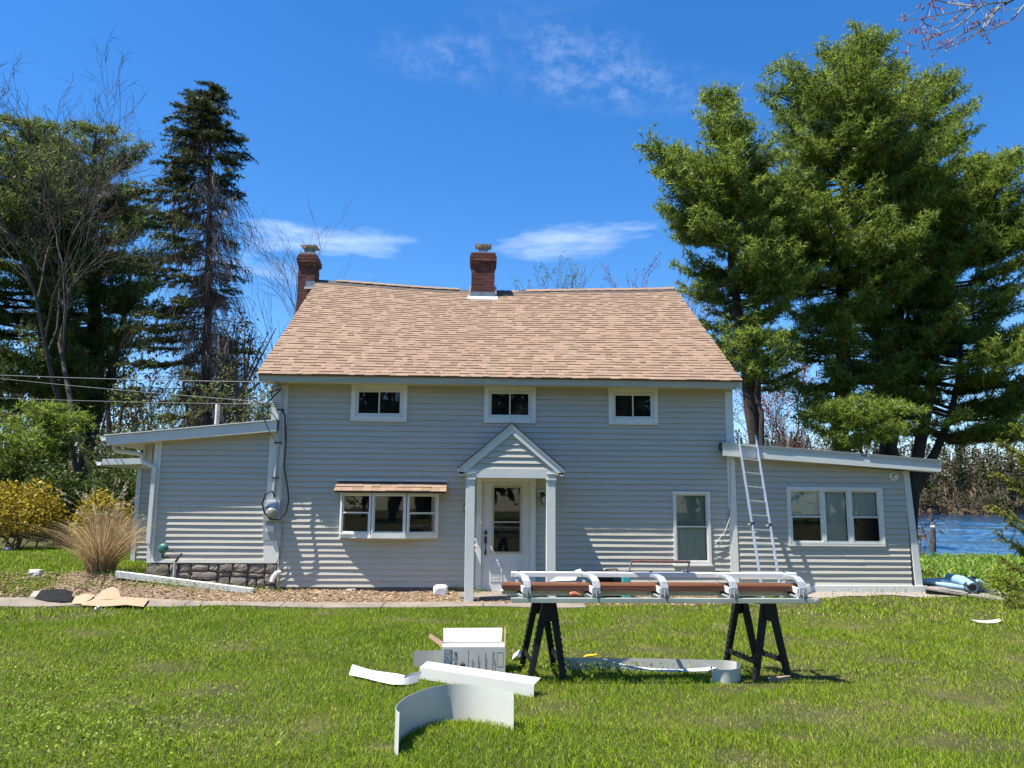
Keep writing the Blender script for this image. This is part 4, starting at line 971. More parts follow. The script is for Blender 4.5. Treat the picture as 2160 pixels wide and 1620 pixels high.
def sawhorse(label, fl, fr, bl, br, af, ab, group):
    s = empty('sawhorse', label, 'sawhorse', group)
    zt = ZB-.024
    af = Vector((af[0], af[1], zt-.03)); ab = Vector((ab[0], ab[1], zt-.03)); d = (ab-af).normalized(); sx = Vector((-d.y, d.x, 0))*-1
    m = MB(); m.bar(af-d*.03, ab+d*.03, .10, .055); m.build('beam', 'black_plastic', s, bevel=.004)
    for foot, ap, sg in ((fl, af, -1), (fr, af, 1), (bl, ab, -1), (br, ab, 1)):
        g = Vector((foot[0], foot[1], float(gz(foot[0], foot[1]))-.01)); top = ap+sx*sg*.035
        m = MB(); dd = (g-top).normalized(); e1 = sx; e2 = d
        def rect(p, a, b): return [p-e1*a-e2*b, p+e1*a-e2*b, p+e1*a+e2*b, p-e1*a+e2*b]
        m.hexa(rect(g, .026, .022)+rect(top, .034, .026))
        for k in range(3, 12):                          # moulded ribs on the outer face
            p = top.lerp(g, k/13); m.hexa(rect(p-dd*.008+e1*sg*.012, .028, .015)+rect(p+dd*.008+e1*sg*.012, .028, .015))
        m.build('leg', 'black_plastic', s, bevel=.002)
    for sg, p, q in ((-1, fl, bl), (1, fr, br)):
        a = Vector((p[0], p[1], .0)).lerp(af+sx*sg*.035, .22); c = Vector((q[0], q[1], .0)).lerp(ab+sx*sg*.035, .22)
        a.z = .17; c.z = .17
        m = MB(); m.bar(a, c, .018, .045)
        for k in range(8): p_ = a.lerp(c, (k+.5)/8); m.box(p_.x-.006, p_.x+.006, p_.y-.008, p_.y+.008, p_.z+.022, p_.z+.036)
        m.build('spreader', 'black_plastic', s)
    for ap in (af, ab):
        m = MB(); o = d*(-.034 if ap is af else .034)
        P = [ap+o+sx*-.06+Vector((0, 0, .02)), ap+o+sx*.06+Vector((0, 0, .02)), ap+o+sx*.085+Vector((0, 0, -.13)), ap+o+sx*.03+Vector((0, 0, -.17)), ap+o+sx*-.03+Vector((0, 0, -.17)), ap+o+sx*-.085+Vector((0, 0, -.13))]
        m.prism(P, d*(-.012 if ap is af else .012)); m.build('end_plate', 'black_plastic', s)
    return s
sawhorse('black plastic folding sawhorse under the left end of the brake', (.50, -6.66), (.83, -6.64), (.46, -6.03), (.80, -5.95), (.695, -6.55), (.64, -6.1), 'sawhorses under the brake')
sawhorse('black plastic folding sawhorse under the right end of the brake, on a cardboard scrap', (2.66, -6.63), (3.03, -6.52), (2.58, -5.98), (2.93, -5.96), (2.86, -6.5), (2.73, -6.08), 'sawhorses under the brake')

def text(parent, name, body, mat, origin, size, ex, ey, length=None):
    cu = bpy.data.curves.new(name, 'FONT'); cu.body = body; cu.size = size; cu.materials.append(MATS[mat]); cu.extrude = .0004; cu.resolution_u = 3
    o = link(bpy.data.objects.new(name, cu), parent); bpy.context.view_layer.update()
    sx = length/max(o.dimensions.x, 1e-4) if length else 1.0
    ex = np.array(ex, float); ey = np.array(ey, float); ez = np.cross(ex, ey)
    me = bpy.data.meshes.new_from_object(o); bpy.data.objects.remove(o); o = link(bpy.data.objects.new(name, me), parent)
    o.matrix_world = Matrix(((ex[0]*sx, ey[0], ez[0], origin[0]), (ex[1]*sx, ey[1], ez[1], origin[1]), (ex[2]*sx, ey[2], ez[2], origin[2]), (0, 0, 0, 1)))
    o['kind'] = 'stuff'; return o
def build_box():
    c = empty('cardboard_box', 'open white carton with navy lettering standing on the lawn', 'box')
    L = gr(930, 1424); R = gr(1066, 1426); x0, x1 = L[0], R[0]; y0 = L[1]; y1 = y0+.30; h = .262; t = .005
    g = -.02
    m = MB(); m.box(x0, x1, y0, y0+t, g, h); m.build('front_panel', 'box_white', c)
    m = MB(); m.box(x0, x0+t, y0+t, y1-t, g, h); m.build('side_panel', 'box_white', c)
    m = MB(); m.box(x1-t, x1, y0+t, y1-t, g, h); m.build('side_panel', 'box_white', c)
    m = MB(); m.box(x0, x1, y1-t, y1, g, h); m.build('back_panel', 'box_white', c)
    m = MB(); m.hexa([(x0+.005, y1-t, h), (x1-.03, y1-t, h), (x1-.03, y1, h), (x0+.005, y1, h), (x0+.0, y1+.05, h+.125), (x1-.02, y1+.05, h+.13), (x1-.02, y1+.055, h+.13), (x0, y1+.055, h+.125)]); m.build('back_flap', 'box_white', c)
    m = MB(); m.hexa([(x1-t, y0, h), (x1, y0, h), (x1, y1, h), (x1-t, y1, h), (x1+.0, y0+.03, h+.13), (x1+.005, y0+.03, h+.13), (x1+.005, y1+.02, h+.15), (x1+.0, y1+.02, h+.15)]); m.build('side_flap', 'cardboard', c)
    m = MB(); m.hexa([(x0, y0, h), (x0+t, y0, h), (x0+t, y1-.02, h), (x0, y1-.02, h), (x0-.13, y0+.02, h+.085), (x0-.125, y0+.02, h+.09), (x0-.125, y1-.06, h+.09), (x0-.13, y1-.06, h+.085)]); m.build('side_flap', 'cardboard', c)
    m = MB(); m.hexa([(x0+.01, y0+.006, h-.012), (x1-.01, y0+.006, h-.012), (x1-.01, y0+.13, h-.012), (x0+.01, y0+.13, h-.012), (x0+.01, y0+.006, h+.004), (x1-.01, y0+.006, h+.004), (x1-.01, y0+.12, h+.012), (x0+.01, y0+.12, h+.012)]); m.build('folded_flap', 'white_sheet', c)
    m = MB(); m.lathe((x0+.012, y0+.165, .13), [(.11, 0), (.11, x1-x0-.024)], 24, 'x'); m.build('metal_coil', 'aluminium_sheet', c)
    yf = y0-.0016
    one('print_block', 'print_slate', c, 'box', x0+.028, x0+.105, yf, y0-.0003, .02, h-.022)
    text(c, 'print_letters', 'BERGER', 'box_white', (x0+.092, yf-.0006, .026), .072, (0, 0, 1), (-1, 0, 0), .205)
    text(c, 'print_letters', 'Trim Coil', 'print_navy', (x0+.155, yf-.0002, .03), .052, (0, 0, 1), (-1, 0, 0), .185)
    m = MB(); m.box(x0+.185, x0+.235, yf, y0-.0003, .02, .10); m.lathe((x0+.21, y0-.0003, .10), [(.025, 0), (.025, -.0013)], 16, 'y'); m.build('hand_hole', 'mortar', c)
    r = random.Random(4); m = MB()
    for xx, zz0, zz1 in ((.262, .06, .235), (.30, .03, .15), (.315, .05, .13), (.36, .02, .19), (.372, .06, .14), (.43, .03, .21), (.442, .05, .16), (.50, .03, .225), (.512, .10, .22), (.525, .04, .14)):
        zq = zz0
        while zq < zz1:
            l = r.uniform(.008, .022); m.box(x0+xx, x0+xx+.005, yf, y0-.0003, zq, min(zq+l, zz1)); zq += l+.004
    x_ = x0+.545
    m.box(x_, x_+.0015, yf, y0-.0003, .08, .215); m.box(x_+.06, x_+.0615, yf, y0-.0003, .08, .215); m.box(x_+.0015, x_+.06, yf, y0-.0003, .08, .0815); m.box(x_+.0015, x_+.06, yf, y0-.0003, .2135, .215)
    m.build('print_lines', 'print_grey', c)['kind'] = 'stuff'
    # strip of sheet running out behind the box
    A = []; B = []
    for k in range(9):
        s = k/8; x = x0-.30+s*.55; y = y1+.07+.05*math.sin(s*2.5); A.append((x, y, -.02)); B.append((x, y+.01, .155+.0*s))
    o = MB().sheet(A, B, .002).build('sheet_strip', 'aluminium_sheet'); tag(o, 'grey metal strip standing in the grass behind the white carton', 'metal strip')
def build_scraps():
    # big curved sheet in front
    Zt = .275; top = [(1084, 1462), (1060, 1455), (1030, 1448), (990, 1443), (950, 1443), (915, 1448), (885, 1457), (860, 1468), (842, 1481), (834, 1492), (836, 1499), (843, 1503)]
    P = [gr(u, v, Zt) for u, v in top]; dense = []
    for i in range(len(P)-1):
        for k in range(3): dense.append(P[i]+(P[i+1]-P[i])*k/3)
    dense.append(P[-1])
    sm = [dense[0]]+[(dense[i-1]+dense[i]*2+dense[i+1])/4 for i in range(1, len(dense)-1)]+[dense[-1]]
    A = [(p[0], p[1]-.015, -.02) for p in sm]; B = [(p[0], p[1], Zt) for p in sm]
    tag(MB().sheet(A, B, .0025).build('curved_sheet', 'aluminium_sheet'), 'wide grey metal sheet curling upright in the grass, nearest the camera', 'metal sheet')
    # folded L trim behind it
    a, b = gr(884, 1432), gr(1126, 1471); a = np.array(a); b = np.array(b); d = (b-a)/np.linalg.norm(b-a); n = np.array([-d[1], d[0], 0])
    m = MB(); H = .105; z0 = .0; N = 8
    pts = [a+(b-a)*k/N for k in range(N+1)]
    m.sheet([p+[0, 0, z0] for p in pts], [p+n*.005+[0, 0, z0+H] for p in pts], .002)
    m.sheet([p+n*.006+[0, 0, z0+H] for p in pts], [p+n*.12+[0, 0, z0+H+.035] for p in pts], .002)
    tag(m.build('folded_trim', 'aluminium_sheet'), 'long white folded metal trim lying across the lawn before the carton', 'metal trim')
    # crumpled strip to its left
    q = [gr(u, v, .03) for u, v in ((735, 1419), (752, 1424), (775, 1428), (800, 1433), (825, 1440), (845, 1441), (862, 1438), (882, 1434))]
    r = random.Random(2); m = MB(); lo = [p+np.array([r.uniform(-.004, .004), r.uniform(-.012, .012), -.02+r.uniform(-.006, .012)]) for p in q]
    hi = [p+np.array([.02, .045+r.uniform(-.015, .015), .035+r.uniform(-.006, .01)]) for p in q]
    m.sheet(lo, hi, .002); m.sheet(hi, [p+np.array([.01, .012+r.uniform(0, .01), .022]) for p in hi], .002)
    tag(m.build('crumpled_strip', 'white_sheet'), 'crumpled white metal strip lying left of the long folded trim', 'metal strip')
    # ribbon under the brake with a curled end
    pl = [gr(u, v, .13) for u, v in ((1190, 1387), (1240, 1387), (1300, 1388), (1360, 1389), (1420, 1390), (1480, 1392), (1520, 1392), (1548, 1394), (1562, 1400), (1563, 1408), (1545, 1413), (1520, 1413), (1502, 1410))]
    dense = []
    for i in range(len(pl)-1):
        for k in range(3): dense.append(pl[i]+(pl[i+1]-pl[i])*k/3)
    dense.append(pl[-1])
    for _ in range(2): dense = [dense[0]]+[(dense[i-1]+dense[i]*2+dense[i+1])/4 for i in range(1, len(dense)-1)]+[dense[-1]]
    tag(MB().sheet([(p[0], p[1], -.01) for p in dense], [tuple(p) for p in dense], .002).build('metal_ribbon', 'aluminium_sheet'), 'long grey metal ribbon on edge under the brake, curled at one end', 'metal ribbon')
    q = [(1272, 1389, .13, 1285, 1394, .13), (1300, 1397, .12, 1312, 1404, .10), (1325, 1404, .10, 1335, 1411, .07), (1370, 1409, .07, 1374, 1415, .05), (1430, 1412, .06, 1432, 1418, .04), (1490, 1408, .06, 1492, 1415, .04), (1528, 1396, .09, 1535, 1402, .07)]
    tag(MB().sheet([gr(u, v, z) for u, v, z, *_ in q], [gr(u, v, z) for *_, u, v, z in q], .002).build('twisted_strip', 'white_sheet'), 'narrow white twisted strip sagging inside the metal ribbon', 'metal strip')
    a = gr(1080, 1392, .02)
    m = MB(); m.sheet([a, a+[.06, .02, .05]], [a+[.02, .14, .03], a+[.09, .15, .08]], .002); m.sheet([a+[.06, .02, .05], a+[.09, .03, .0]], [a+[.09, .15, .08], a+[.12, .16, .0]], .002)
    tag(m.build('bent_offcut', 'white_sheet'), 'small bent white offcut beside the left sawhorse leg', 'metal offcut')
    # yellow knife lying on the ribbon
    k = empty('utility_knife', 'yellow utility knife lying in the grass by the metal ribbon', 'knife'); p = gr(1246, 1386, .05)
    MB().tube([p+[-.075, 0, 0], p+[-.04, .01, .01], p+[.02, .012, .014], p+[.07, .02, .02]], [.008, .014, .014, .010], 8).build('handle', 'yellow_plastic', k)
    MB().box(p[0]-.115, p[0]-.075, p[1]-.001, p[1]+.001, p[2]-.008, p[2]+.006).build('blade', 'galvanised', k)
    # pieces lying on the brake
    z = ZB; p = at(1160, 1225, -6.45); q = at(1219, 1213, -6.40)
    m = MB(); m.sheet([at(1160, 1226, -6.5), at(1214, 1224, -6.5)], [at(1180, 1213, -6.38), at(1219, 1212, -6.38)], .002)
    tag(m.build('cream_offcut', 'gutter_cream'), 'cream sheet offcut caught in the brake jaw', 'metal offcut')
    m = MB(); m.sheet([at(1212, 1204, -6.52), at(1228, 1211, -6.6)], [at(1224, 1200, -6.50), at(1225, 1201, -6.55)], .002)
    tag(m.build('folded_offcut', 'brake_enamel'), 'folded pale offcut hooked over the brake top bar', 'metal offcut')
    p = at(1212, 1252, -6.74)
    m = MB(); m.tube([(p[0]-.045, -6.72, z+.04), (p[0]+.0, -6.72, z+.05), (p[0]+.05, -6.72, z+.035)], [.024, .026, .018], 10)
    tag(m.build('clay_spool', 'red_clay'), 'small brick-red spool resting on the brake rail', 'spool')
    # right lawn scrap, cardboard at the sawhorse
    g = ongr(2085, 1317); m = MB(); V = []
    m.sheet([g+[-.16, -.03, .03], g+[-.05, -.06, .025], g+[.08, -.06, .03], g+[.17, -.03, .05]], [g+[-.19, .09, .05], g+[-.05, .05, .045], g+[.08, .05, .05], g+[.20, .05, .07]], .003)
    tag(m.build('white_scrap', 'white_sheet'), 'small white scrap alone on the lawn at far right', 'scrap')
    m = MB(); g = gr(1640, 1438); m.hexa([g+[-.10, -.05, -.01], g+[.14, .02, -.01], g+[.12, .10, -.01], g+[-.08, .04, -.01], g+[-.10, -.05, .035], g+[.14, .02, .05], g+[.12, .10, .045], g+[-.08, .04, .03]])
    tag(m.build('cardboard_scrap', 'cardboard'), 'brown cardboard scrap under the right sawhorse foot', 'cardboard')
def build_yard_things():
    # white trim plank leaning along the foundation
    a, b = at(243, 1211, -.38), at(530, 1247, -.38); a = np.array(a); b = np.array(b); m = MB()
    m.hexa([a+[0, 0, -.06], b+[0, 0, -.055], b+[0, .10, -.055], a+[0, .10, -.06], a+[0, 0, .05], b+[0, 0, .045], b+[0, .10, .045], a+[0, .10, .05]])
    o = empty('trim_plank', 'long white boxed trim plank lying along the stone foundation', 'plank'); m.build('casing', 'white_trim', o, bevel=.004)
    MB().lathe(a+(b-a)*.58+[0, -.002, .01], [(.012, 0), (.012, -.003)], 10, 'y').build('nail_hole', 'core_dark', o)
    m = MB(); m.box(b[0]+.002, b[0]+.03, b[1]+.0, b[1]+.1, b[2]-.06, b[2]+.045); m.build('end_cap', 'cool_trim', o)
    # cardboard sheets on the path at left
    c = empty('flattened_carton', 'torn brown flattened carton lying on the path at far left', 'cardboard')
    q = [ongr(u, v) for u, v in ((165, 1283), (305, 1283), (312, 1272), (250, 1262), (180, 1262))]
    def up(p, z): return np.array([p[0], p[1], float(gz(p[0], p[1]))+z])
    m = MB(); m.sheet([up(ongr(170, 1284), .05), up(ongr(220, 1285), .035), up(ongr(265, 1285), .06), up(ongr(302, 1286), .04)], [up(ongr(185, 1266), .05), up(ongr(225, 1267), .06), up(ongr(270, 1270), .075), up(ongr(314, 1272), .06)], .006); m.build('panel', 'cardboard', c)
    m = MB(); m.sheet([up(ongr(195, 1274), .06), up(ongr(225, 1275), .07), up(ongr(255, 1274), .07)], [up(ongr(215, 1262), .12), up(ongr(235, 1261), .17), up(ongr(248, 1262), .13)], .006); m.build('panel', 'cardboard', c)
    m = MB(); m.sheet([up(ongr(150, 1279), .03), up(ongr(172, 1281), .05), up(ongr(190, 1276), .08)], [up(ongr(158, 1266), .05), up(ongr(178, 1266), .10), up(ongr(200, 1268), .09)], .006); m.build('torn_flap', 'cardboard', c)
    m = MB(); m.sheet([up(ongr(72, 1268), .03), up(ongr(100, 1275), .04), up(ongr(130, 1277), .05), up(ongr(150, 1276), .04)], [up(ongr(85, 1260), .10), up(ongr(105, 1261), .13), up(ongr(135, 1261), .12), up(ongr(152, 1263), .10)], .012)
    tag(m.build('black_tarp_scrap', 'bag_black'), 'crumpled black sheet beside the flattened carton', 'tarp')
    m = MB(); m.sheet([up(ongr(62, 1264), .03), up(ongr(82, 1266), .04), up(ongr(100, 1262), .05)], [up(ongr(70, 1256), .06), up(ongr(90, 1257), .08), up(ongr(105, 1256), .06)], .004)
    tag(m.build('grey_scrap', 'mortar'), 'grey crumpled scrap at the left end of the black sheet', 'scrap')
    # white plastic bag by the porch post
    p = at(929, 1246, -.45); r = random.Random(6); g = float(gz(p[0], -.45))
    o = stone(None, p[0]-.13, p[0]+.13, -.55, -.35, g-.03, g+.17, r, 'plastic_bag', 'white_plastic'); md = o.modifiers.new('s', 'SUBSURF'); md.levels = 2; md.render_levels = 2
    tag(o, 'crumpled white plastic bag on the soil beside the porch post', 'bag')
    p = ongr(740, 1246); stone(None, p[0]-.1, p[0]+.1, p[1]-.03, p[1]+.04, p[2]-.01, p[2]+.04, r, 'pale_stone', 'white_stone')
    tag(bpy.data.objects[-1] if False else [x for x in bpy.data.objects if x.name.startswith('pale_stone')][-1], 'flat pale stone on the bare soil below the bow window', 'stone')
    p = ongr(75, 1215); o = stone(None, p[0]-.1, p[0]+.1, p[1]-.08, p[1]+.08, p[2]-.03, p[2]+.11, r, 'pale_stone', 'white_stone'); tag(o, 'pale rounded stone in the grass at far left', 'stone')
    p = ongr(15, 1163); o = stone(None, p[0]-.08, p[0]+.08, p[1]-.08, p[1]+.08, p[2]-.03, p[2]+.1, r, 'pale_stone', 'white_stone'); tag(o, 'tiny pale stone before the golden bush at the left edge', 'stone')
    # black bag and teal tool between brake and house
    k = at(1290, 1212, -.55); g = float(gz(k[0], -.55))
    o = empty('tool_bag', 'black soft tool bag on the ground behind the brake', 'bag')
    s_ = stone(o, k[0]-.26, k[0]+.26, -.75, -.40, g-.02, k[2]+.06, r, 'bag_body', 'bag_black'); md = s_.modifiers.new('s', 'SUBSURF'); md.levels = 2; md.render_levels = 2
    MB().tube([(k[0]-.15, -.6, k[2]), (k[0]-.1, -.6, k[2]+.09), (k[0]+.08, -.6, k[2]+.10), (k[0]+.15, -.6, k[2]+.01)], .014, 6).build('strap', 'black_cable', o)
    k = at(1320, 1218, -.75); o = empty('teal_case', 'teal plastic tool case beside the black tool bag', 'case')
    g = float(gz(k[0], -.75)); box('case_body', 'teal_plastic', o, k[0]-.07, k[0]+.07, -.85, -.70, g, k[2]+.03, .01); MB().tube([(k[0]-.04, -.78, k[2]+.025), (k[0]-.035, -.78, k[2]+.06), (k[0]+.035, -.78, k[2]+.06), (k[0]+.04, -.78, k[2]+.025)], .008, 6).build('case_handle', 'teal_plastic', o)
    # ladder against the right wing roof
    l = empty('ladder', 'aluminium folding ladder leaning on the right wing roof', 'ladder')
    tl, tr = at(1556, 913, -.22), at(1593, 919, -.22); bl = at(1610, 1234, -.95); br = at(1649, 1234, -.95)
    bl = np.array([bl[0], -.95, float(gz(bl[0], -.95))]); br = np.array([br[0], -.95, float(gz(br[0], -.95))])
    hz = .56
    for t_, b_ in ((tl, bl), (tr, br)):
        h = t_+(b_-t_)*hz
        m = MB(); m.bar(b_, h, .028, .065, up=(0, 1, 0)); m.build('rail', 'aluminium', l, bevel=.003)
        m = MB(); m.bar(h, t_, .026, .06, up=(0, 1, 0)); m.build('rail', 'aluminium', l, bevel=.003)
        m = MB(); m.lathe((h[0]-.03, h[1], h[2]), [(.035, 0), (.04, .012), (.04, .05), (.03, .06)], 12, 'x'); m.build('hinge', 'black_plastic', l)
        m = MB(); m.bar(h+np.array([-.075, -.02, -.01]), h+np.array([-.02, -.02, .0]), .02, .03); m.build('lock_lever', 'aluminium_sheet', l)
        m = MB(); m.bar(b_, b_+(t_-b_)*.02, .04, .08, up=(0, 1, 0)); m.build('foot', 'black_plastic', l)
    for k in range(11):
        s = .075+.0862*k
        if abs(s-hz) < .02: continue
        m = MB(); a = tl+(tr-tl)*.04+(bl-tl)*s; b_ = tr-(tr-tl)*.04+(br-tr)*s; m.bar(a, b_, .034, .026); m.build('rung', 'aluminium', l)
    # weathered hatch and foam rolls at the right corner
    pl = empty('timber_hatch', 'weathered low timber hatch on the ground beside the right wing', 'hatch')
    A, B, C_, D = gr(1952, 1240, .20), gr(2122, 1266, .06), gr(2140, 1252, .06), gr(1985, 1224, .20)
    n = 5
    for k in range(n):
        f0, f1 = k/n+.004, (k+1)/n-.004
        P0, P1, Q0, Q1 = A+(D-A)*f0, A+(D-A)*f1, B+(C_-B)*f0, B+(C_-B)*f1
        m = MB(); dz = np.array([0, 0, .03]); m.hexa([P0-dz, Q0-dz, Q1-dz, P1-dz, P0, Q0, Q1, P1]); m.build('plank', 'weathered_wood', pl)
    m = MB(); m.hexa([A+[.02, .04, -.25], B+[-.03, .04, -.12], C_+[-.03, -.04, -.12], D+[.02, -.04, -.25], A+[.02, .04, -.032], B+[-.03, .04, -.032], C_+[-.03, -.04, -.032], D+[.02, -.04, -.032]]); m.build('hatch_shadow_block', 'core_dark', pl)  # near-black block stands in for the shadow beneath the planks
    zt = lambda u: .26
    def roll(pts, R, label, name='foam_roll', mat='foam_blue'):
        o = empty(name, label, 'foam roll', 'rolled blue foam sheets'); m = MB(); m.tube(pts, R, 14); m.build('roll_skin', mat, o)
        d = np.array(pts[-1])-np.array(pts[-2]); d /= np.linalg.norm(d)
        m = MB(); m.tube([np.array(pts[-1])-d*.002, np.array(pts[-1])+d*.004], R[-1]*.72, 12); m.build('roll_end', 'foam_black', o)
    g = lambda u, v, z: gr(u, v, z)
    roll([g(1946, 1226, .27), g(1985, 1226, .28), g(2035, 1227, .27)], [.05, .06, .05], 'thin blue foam roll running behind the wing corner')
    roll([g(1975, 1231, .27), g(2005, 1236, .25), g(2035, 1241, .22)], [.03, .055, .04], 'short blue foam roll in front of the others')
    roll([g(2000, 1219, .33), g(2030, 1226, .30), g(2052, 1240, .22)], [.085, .10, .095], 'thick blue foam roll ending in an open spiral')
    roll([g(2045, 1222, .30), g(2065, 1230, .26), g(2080, 1237, .2)], [.05, .07, .06], 'blue foam roll half hidden by the black flap')
    m = MB(); m.prism([g(2032, 1235, .28), g(2053, 1214, .38), g(2082, 1241, .18), g(2050, 1243, .19)], (0, .03, .004)); tag(m.build('black_flap', 'foam_black'), 'black folded foam flap standing over the blue rolls', 'foam flap')
    # dock at the lake
    d = empty('dock', 'small grey timber dock with dark post at the lake edge', 'dock')
    p = at(1950, 1127, 35); x = p[0]; zt = p[2]
    for k in range(7): m = MB(); m.box(x-2.2+k*.27, x-2.2+k*.27+.25, 34.2, 36.2, zt-.05, zt); m.build('plank', 'weathered_wood', d)
    m = MB(); m.box(x-2.2, x-.3, 34.25, 34.4, zt-.25, zt-.052); m.build('joist', 'weathered_wood', d)
    tp = at(1952, 1112, 34)[2]; m = MB(); m.tube([(x-.1, 34.1, -1.6), (x+.05, 34.1, tp)], [.22, .15], 10); m.build('post', 'old_post', d)
    m = MB(); m.lathe((x+.05, 34.1, tp), [(.14, 0), (.12, .08), (.05, .12)], 10); m.build('post_cap', 'white_trim', d)
    m = MB(); m.tube([(x-2.0, 34.3, -1.6), (x-2.0, 34.3, zt-.05)], .12, 8); m.build('post', 'old_post', d)
    # overhead cables
    w = at(590, 822, -.2)
    for (u0, v0), (u1, v1), lab, r_ in (((0, 779), (583, 806), 'topmost overhead cable running to the service mast', .008), ((0, 786), (586, 850), 'middle overhead cable sloping down toward the corner board', .006), ((0, 827), (590, 853), 'lowest overhead cable ending at the house corner', .006)):
        a = at(u1, v1, -.16); b = at(u0, v0, 3.0); e = b+(b-a)*1.6; P = []
        for k in range(25):
            s = k/24; q = a+(e-a)*s; P.append(q-[0, 0, .55*s*(1-s)-.0])
        P = [p+np.array([0, 0, .55*(1/2.6)*(1-1/2.6)*min(1, k/9.2)]) if False else p for k, p in enumerate(P)]
        tag(MB().tube(P, r_, 6).build('overhead_cable', 'grey_cable'), lab, 'cable', 'overhead service cables')
    o = empty('cable_splice', 'dark looped cable splice hanging at the end of the overhead cables', 'cable')
    for q in (((592, 820), (575, 826), (560, 835), (535, 838)), ((592, 822), (578, 835), (565, 848), (548, 852), (536, 846)), ((590, 824), (572, 842), (556, 852), (520, 838))):
        MB().tube([at(u, v, -.2) for u, v in q], .011, 6).build('splice', 'black_cable', o)
build_box(); build_scraps(); build_yard_things()
# ---------------------------------------------------------------- vegetation
def unit(v): return v/np.maximum(np.linalg.norm(v, axis=-1, keepdims=True), 1e-9)
def fan(P, D, k, ln, wd, spread, g, curve=0):
    """k thin triangles per point P around direction D"""
    n = len(P); P = np.repeat(P, k, 0); D = np.repeat(D, k, 0)
    d = unit(D*(1-spread)+unit(g.normal(size=(n*k, 3)))*spread*1.3); L = ln*g.uniform(.6, 1.15, (n*k, 1))
    s = unit(np.cross(d, unit(g.normal(size=(n*k, 3)))))*wd*g.uniform(.7, 1.3, (n*k, 1))
    V = np.stack([P-s, P+s, P+d*L], 1).reshape(-1, 3); F = np.arange(n*k*3).reshape(-1, 3); return V, F
def leaves(P, size, g, droop=0.0, aspect=1.0):
    """small two-triangle leaf rhombs at P"""
    n = len(P); d = unit(g.normal(size=(n, 3))+np.array([0, 0, -droop])); s = unit(np.cross(d, g.normal(size=(n, 3))))
    L = size*g.uniform(.6, 1.4, (n, 1)); W = L*.45*aspect
    V = np.stack([P-d*L, P-s*W, P+d*L, P+s*W], 1).reshape(-1, 3); return V, np.arange(n*4).reshape(-1, 4)
def polytubes(polys, n=4):
    """list of (points Nx3, radii N) -> V,F"""
    V = []; F = []; o = 0
    ang = np.arange(n)*2*np.pi/n; ca, sa = np.cos(ang)[None, :, None], np.sin(ang)[None, :, None]
    for P, R in polys:
        P = np.asarray(P, float); R = np.asarray(R, float); m = len(P)
        T = unit(np.gradient(P, axis=0)); ref = np.array([0, 0, 1.]) if abs(T[0, 2]) < .8 else np.array([1., 0, 0])
        U = unit(np.cross(T, ref)); W = np.cross(T, U)
        V.append((P[:, None]+(U[:, None]*ca+W[:, None]*sa)*R[:, None, None]).reshape(-1, 3))
        i, k = np.meshgrid(np.arange(m-1), np.arange(n), indexing='ij'); i = i.ravel(); k = k.ravel(); k2 = (k+1) % n
        F.append(np.stack([i*n+k, i*n+k2, (i+1)*n+k2, (i+1)*n+k], 1)+o); o += m*n
    return np.concatenate(V), np.concatenate(F)
